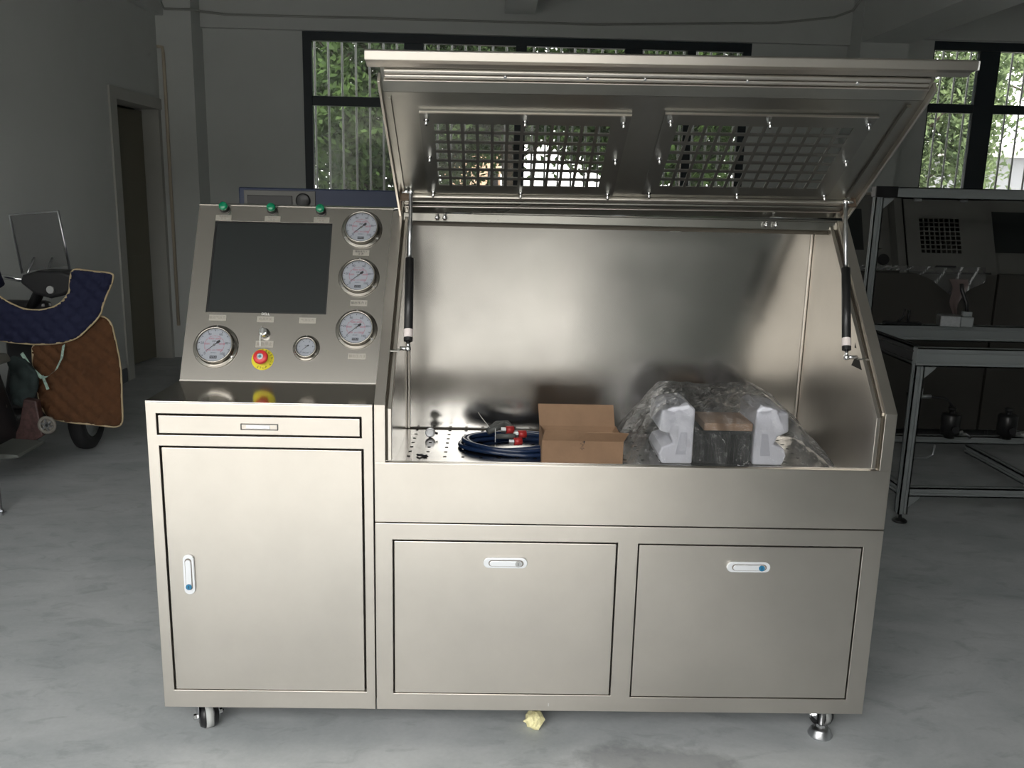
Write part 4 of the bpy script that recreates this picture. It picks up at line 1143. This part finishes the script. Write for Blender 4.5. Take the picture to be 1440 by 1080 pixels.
MB().cyl((3.30, 2.60, .45), (3.29, 2.60, .50), .014, 8).build('valve_handle', BLACK, t)

# ------------------------------------------------------------------ two more benches in the back row
def back_bench(x0, label, w_con, w_hood, y0=3.30, full=True, cut=None):
    t = thing('test_bench', (x0 + (w_con + w_hood) / 2, y0 + .35, 0), label, 'machine')
    xe = x0 + w_con + w_hood
    MB().box(x0, xe, y0, y0 + .7, .10, 1.12).build('base_cabinet', OLDSTEEL_D, t, bevel=.004)
    for x in (x0 + .1, xe - .1):
        MB().lathe([(.03, 0), (.03, .01), (.01, .02), (.01, .101)], 12, o=(x, y0 + .08, 0)).build('foot', ZINC, t)
    prof = [(y0 + .10, 1.12), (y0 + .30, 1.60), (y0 + .7, 1.60), (y0 + .7, 1.12)]
    MB().prism(prof, x0, x0 + w_con - .002, 'x').build('console', SHADESTEEL, t, bevel=.003)
    v = Vector((0, .20, .48)).normalized()
    B = frame((x0, y0 + .10, 1.12), (1, 0, 0), v, (0, -v.z, v.y))
    MB(B).box(w_con * .06, w_con * .64, .14, .42, .001, .004).build('monitor_screen', SCREEN, t)
    if full:
        for k, cv in enumerate((.43, .31, .19)):
            g = MB(B).cyl((w_con - .085, cv, .001), (w_con - .085, cv, .02), .042, 24).build('pressure_gauge', SHADESTEEL, t)
            MB(B).cyl((w_con - .085, cv, .0205), (w_con - .085, cv, .022), .034, 24).build('dial', GREYM, g)
        MB(B).cyl((w_con - .06, .075, .001), (w_con - .06, .075, .02), .036, 20).build('black_socket', BLACK, t)
    if w_hood > .1:
        hx = x0 + w_con
        MB().prism([(y0, 1.12), (y0 + .22, 1.62), (y0 + .7, 1.62), (y0 + .7, 1.12)], hx, hx + .05, 'x').build('hood_side', SHADESTEEL, t)
        MB().prism([(y0, 1.12), (y0 + .22, 1.62), (y0 + .7, 1.62), (y0 + .7, 1.12)], xe - .04, xe, 'x').build('hood_side', SHADESTEEL, t)
        MB().box(hx + .05, xe - .04, y0 + .66, y0 + .7, 1.12, 1.62).build('hood_back', DARKGAP, t)
        MB().box(hx + .05, xe - .04, y0 + .22, y0 + .7, 1.60, 1.62).build('hood_top', SHADESTEEL, t)
        v = Vector((0, .22, .50)).normalized()
        H = frame((hx, y0 - .006, 1.125), (1, 0, 0), v, (0, -v.z, v.y))
        L0, L1 = .055, w_hood - .045
        gx0, gx1, gy0, gy1 = .14, .405, .125, .365
        pu = (gx1 - gx0) / 8; pv = (gy1 - gy0) / 8
        hl = [(gx0 + i * pu + .003, gx0 + (i + 1) * pu - .003, gy0 + j * pv + .003, gy0 + (j + 1) * pv - .003) for i in range(8) for j in range(8)]
        ld = MB(H).plate(L0, L1, .005, .49, hl, .001, .012).build('lid', SHADESTEEL, t)
        MB(H).box(.22, .35, .028, .040, .0125, .030).build('lid_handle', BLACK, ld, bevel=.003)
        for hx_ in (.12, .42):
            MB(H).box(hx_, hx_ + .05, .475, .505, .012, .020).build('lid_hinge', ZINC, ld)
    return t
b_ = back_bench(2.98, 'shade-darkened steel test bench in the back row with closed grilled lid', .50, .63)
b2_ = back_bench(4.125, 'second back-row test bench, only its console screen shows at right', .60, 0, full=False)

# film strip hanging on the edge of the back bench
mb = MB()
NN = 60
V = []
for i in range(NN + 1):
    x = 3.02 + (4.02 - 3.02) * i / NN
    for j in range(9):
        q = j / 8
        drop = .055 + .03 * math.sin(x * 5.0 + .6) + (.10 * math.exp(-((x - 3.83) / .13) ** 2))
        V.append((x + .004 * math.sin(q * 9 + x * 30), 3.288 - .012 * q + .007 * math.sin(x * 60 + q * 4), 1.165 - q * drop))
F = [(i * 9 + j, (i + 1) * 9 + j, (i + 1) * 9 + j + 1, i * 9 + j + 1) for i in range(NN) for j in range(8)]
mb.add(V, F, 0, True)
fs = mb.build('film_strip', FILM_B, fixn=False)
tag(fs, 'crumpled film strip hanging along the front edge of the back-row bench', 'film')
mb = MB(); V = []
for i in range(13):
    q = i / 12
    w = .05 * (1 - q) + .012
    for j in range(5):
        a = j / 4 - .5
        V.append((3.845 + a * 2 * w + .01 * math.sin(q * 7), 3.262 - .01 * math.sin(a * 12 + q * 5), 1.09 - q * .22))
F = [(i * 5 + j, i * 5 + j + 1, (i + 1) * 5 + j + 1, (i + 1) * 5 + j) for i in range(12) for j in range(4)]
mb.add(V, F, 0, True)
tag(mb.build('film_tail', PINK, fixn=False), 'pinkish twisted film tail hanging below the film strip', 'film')
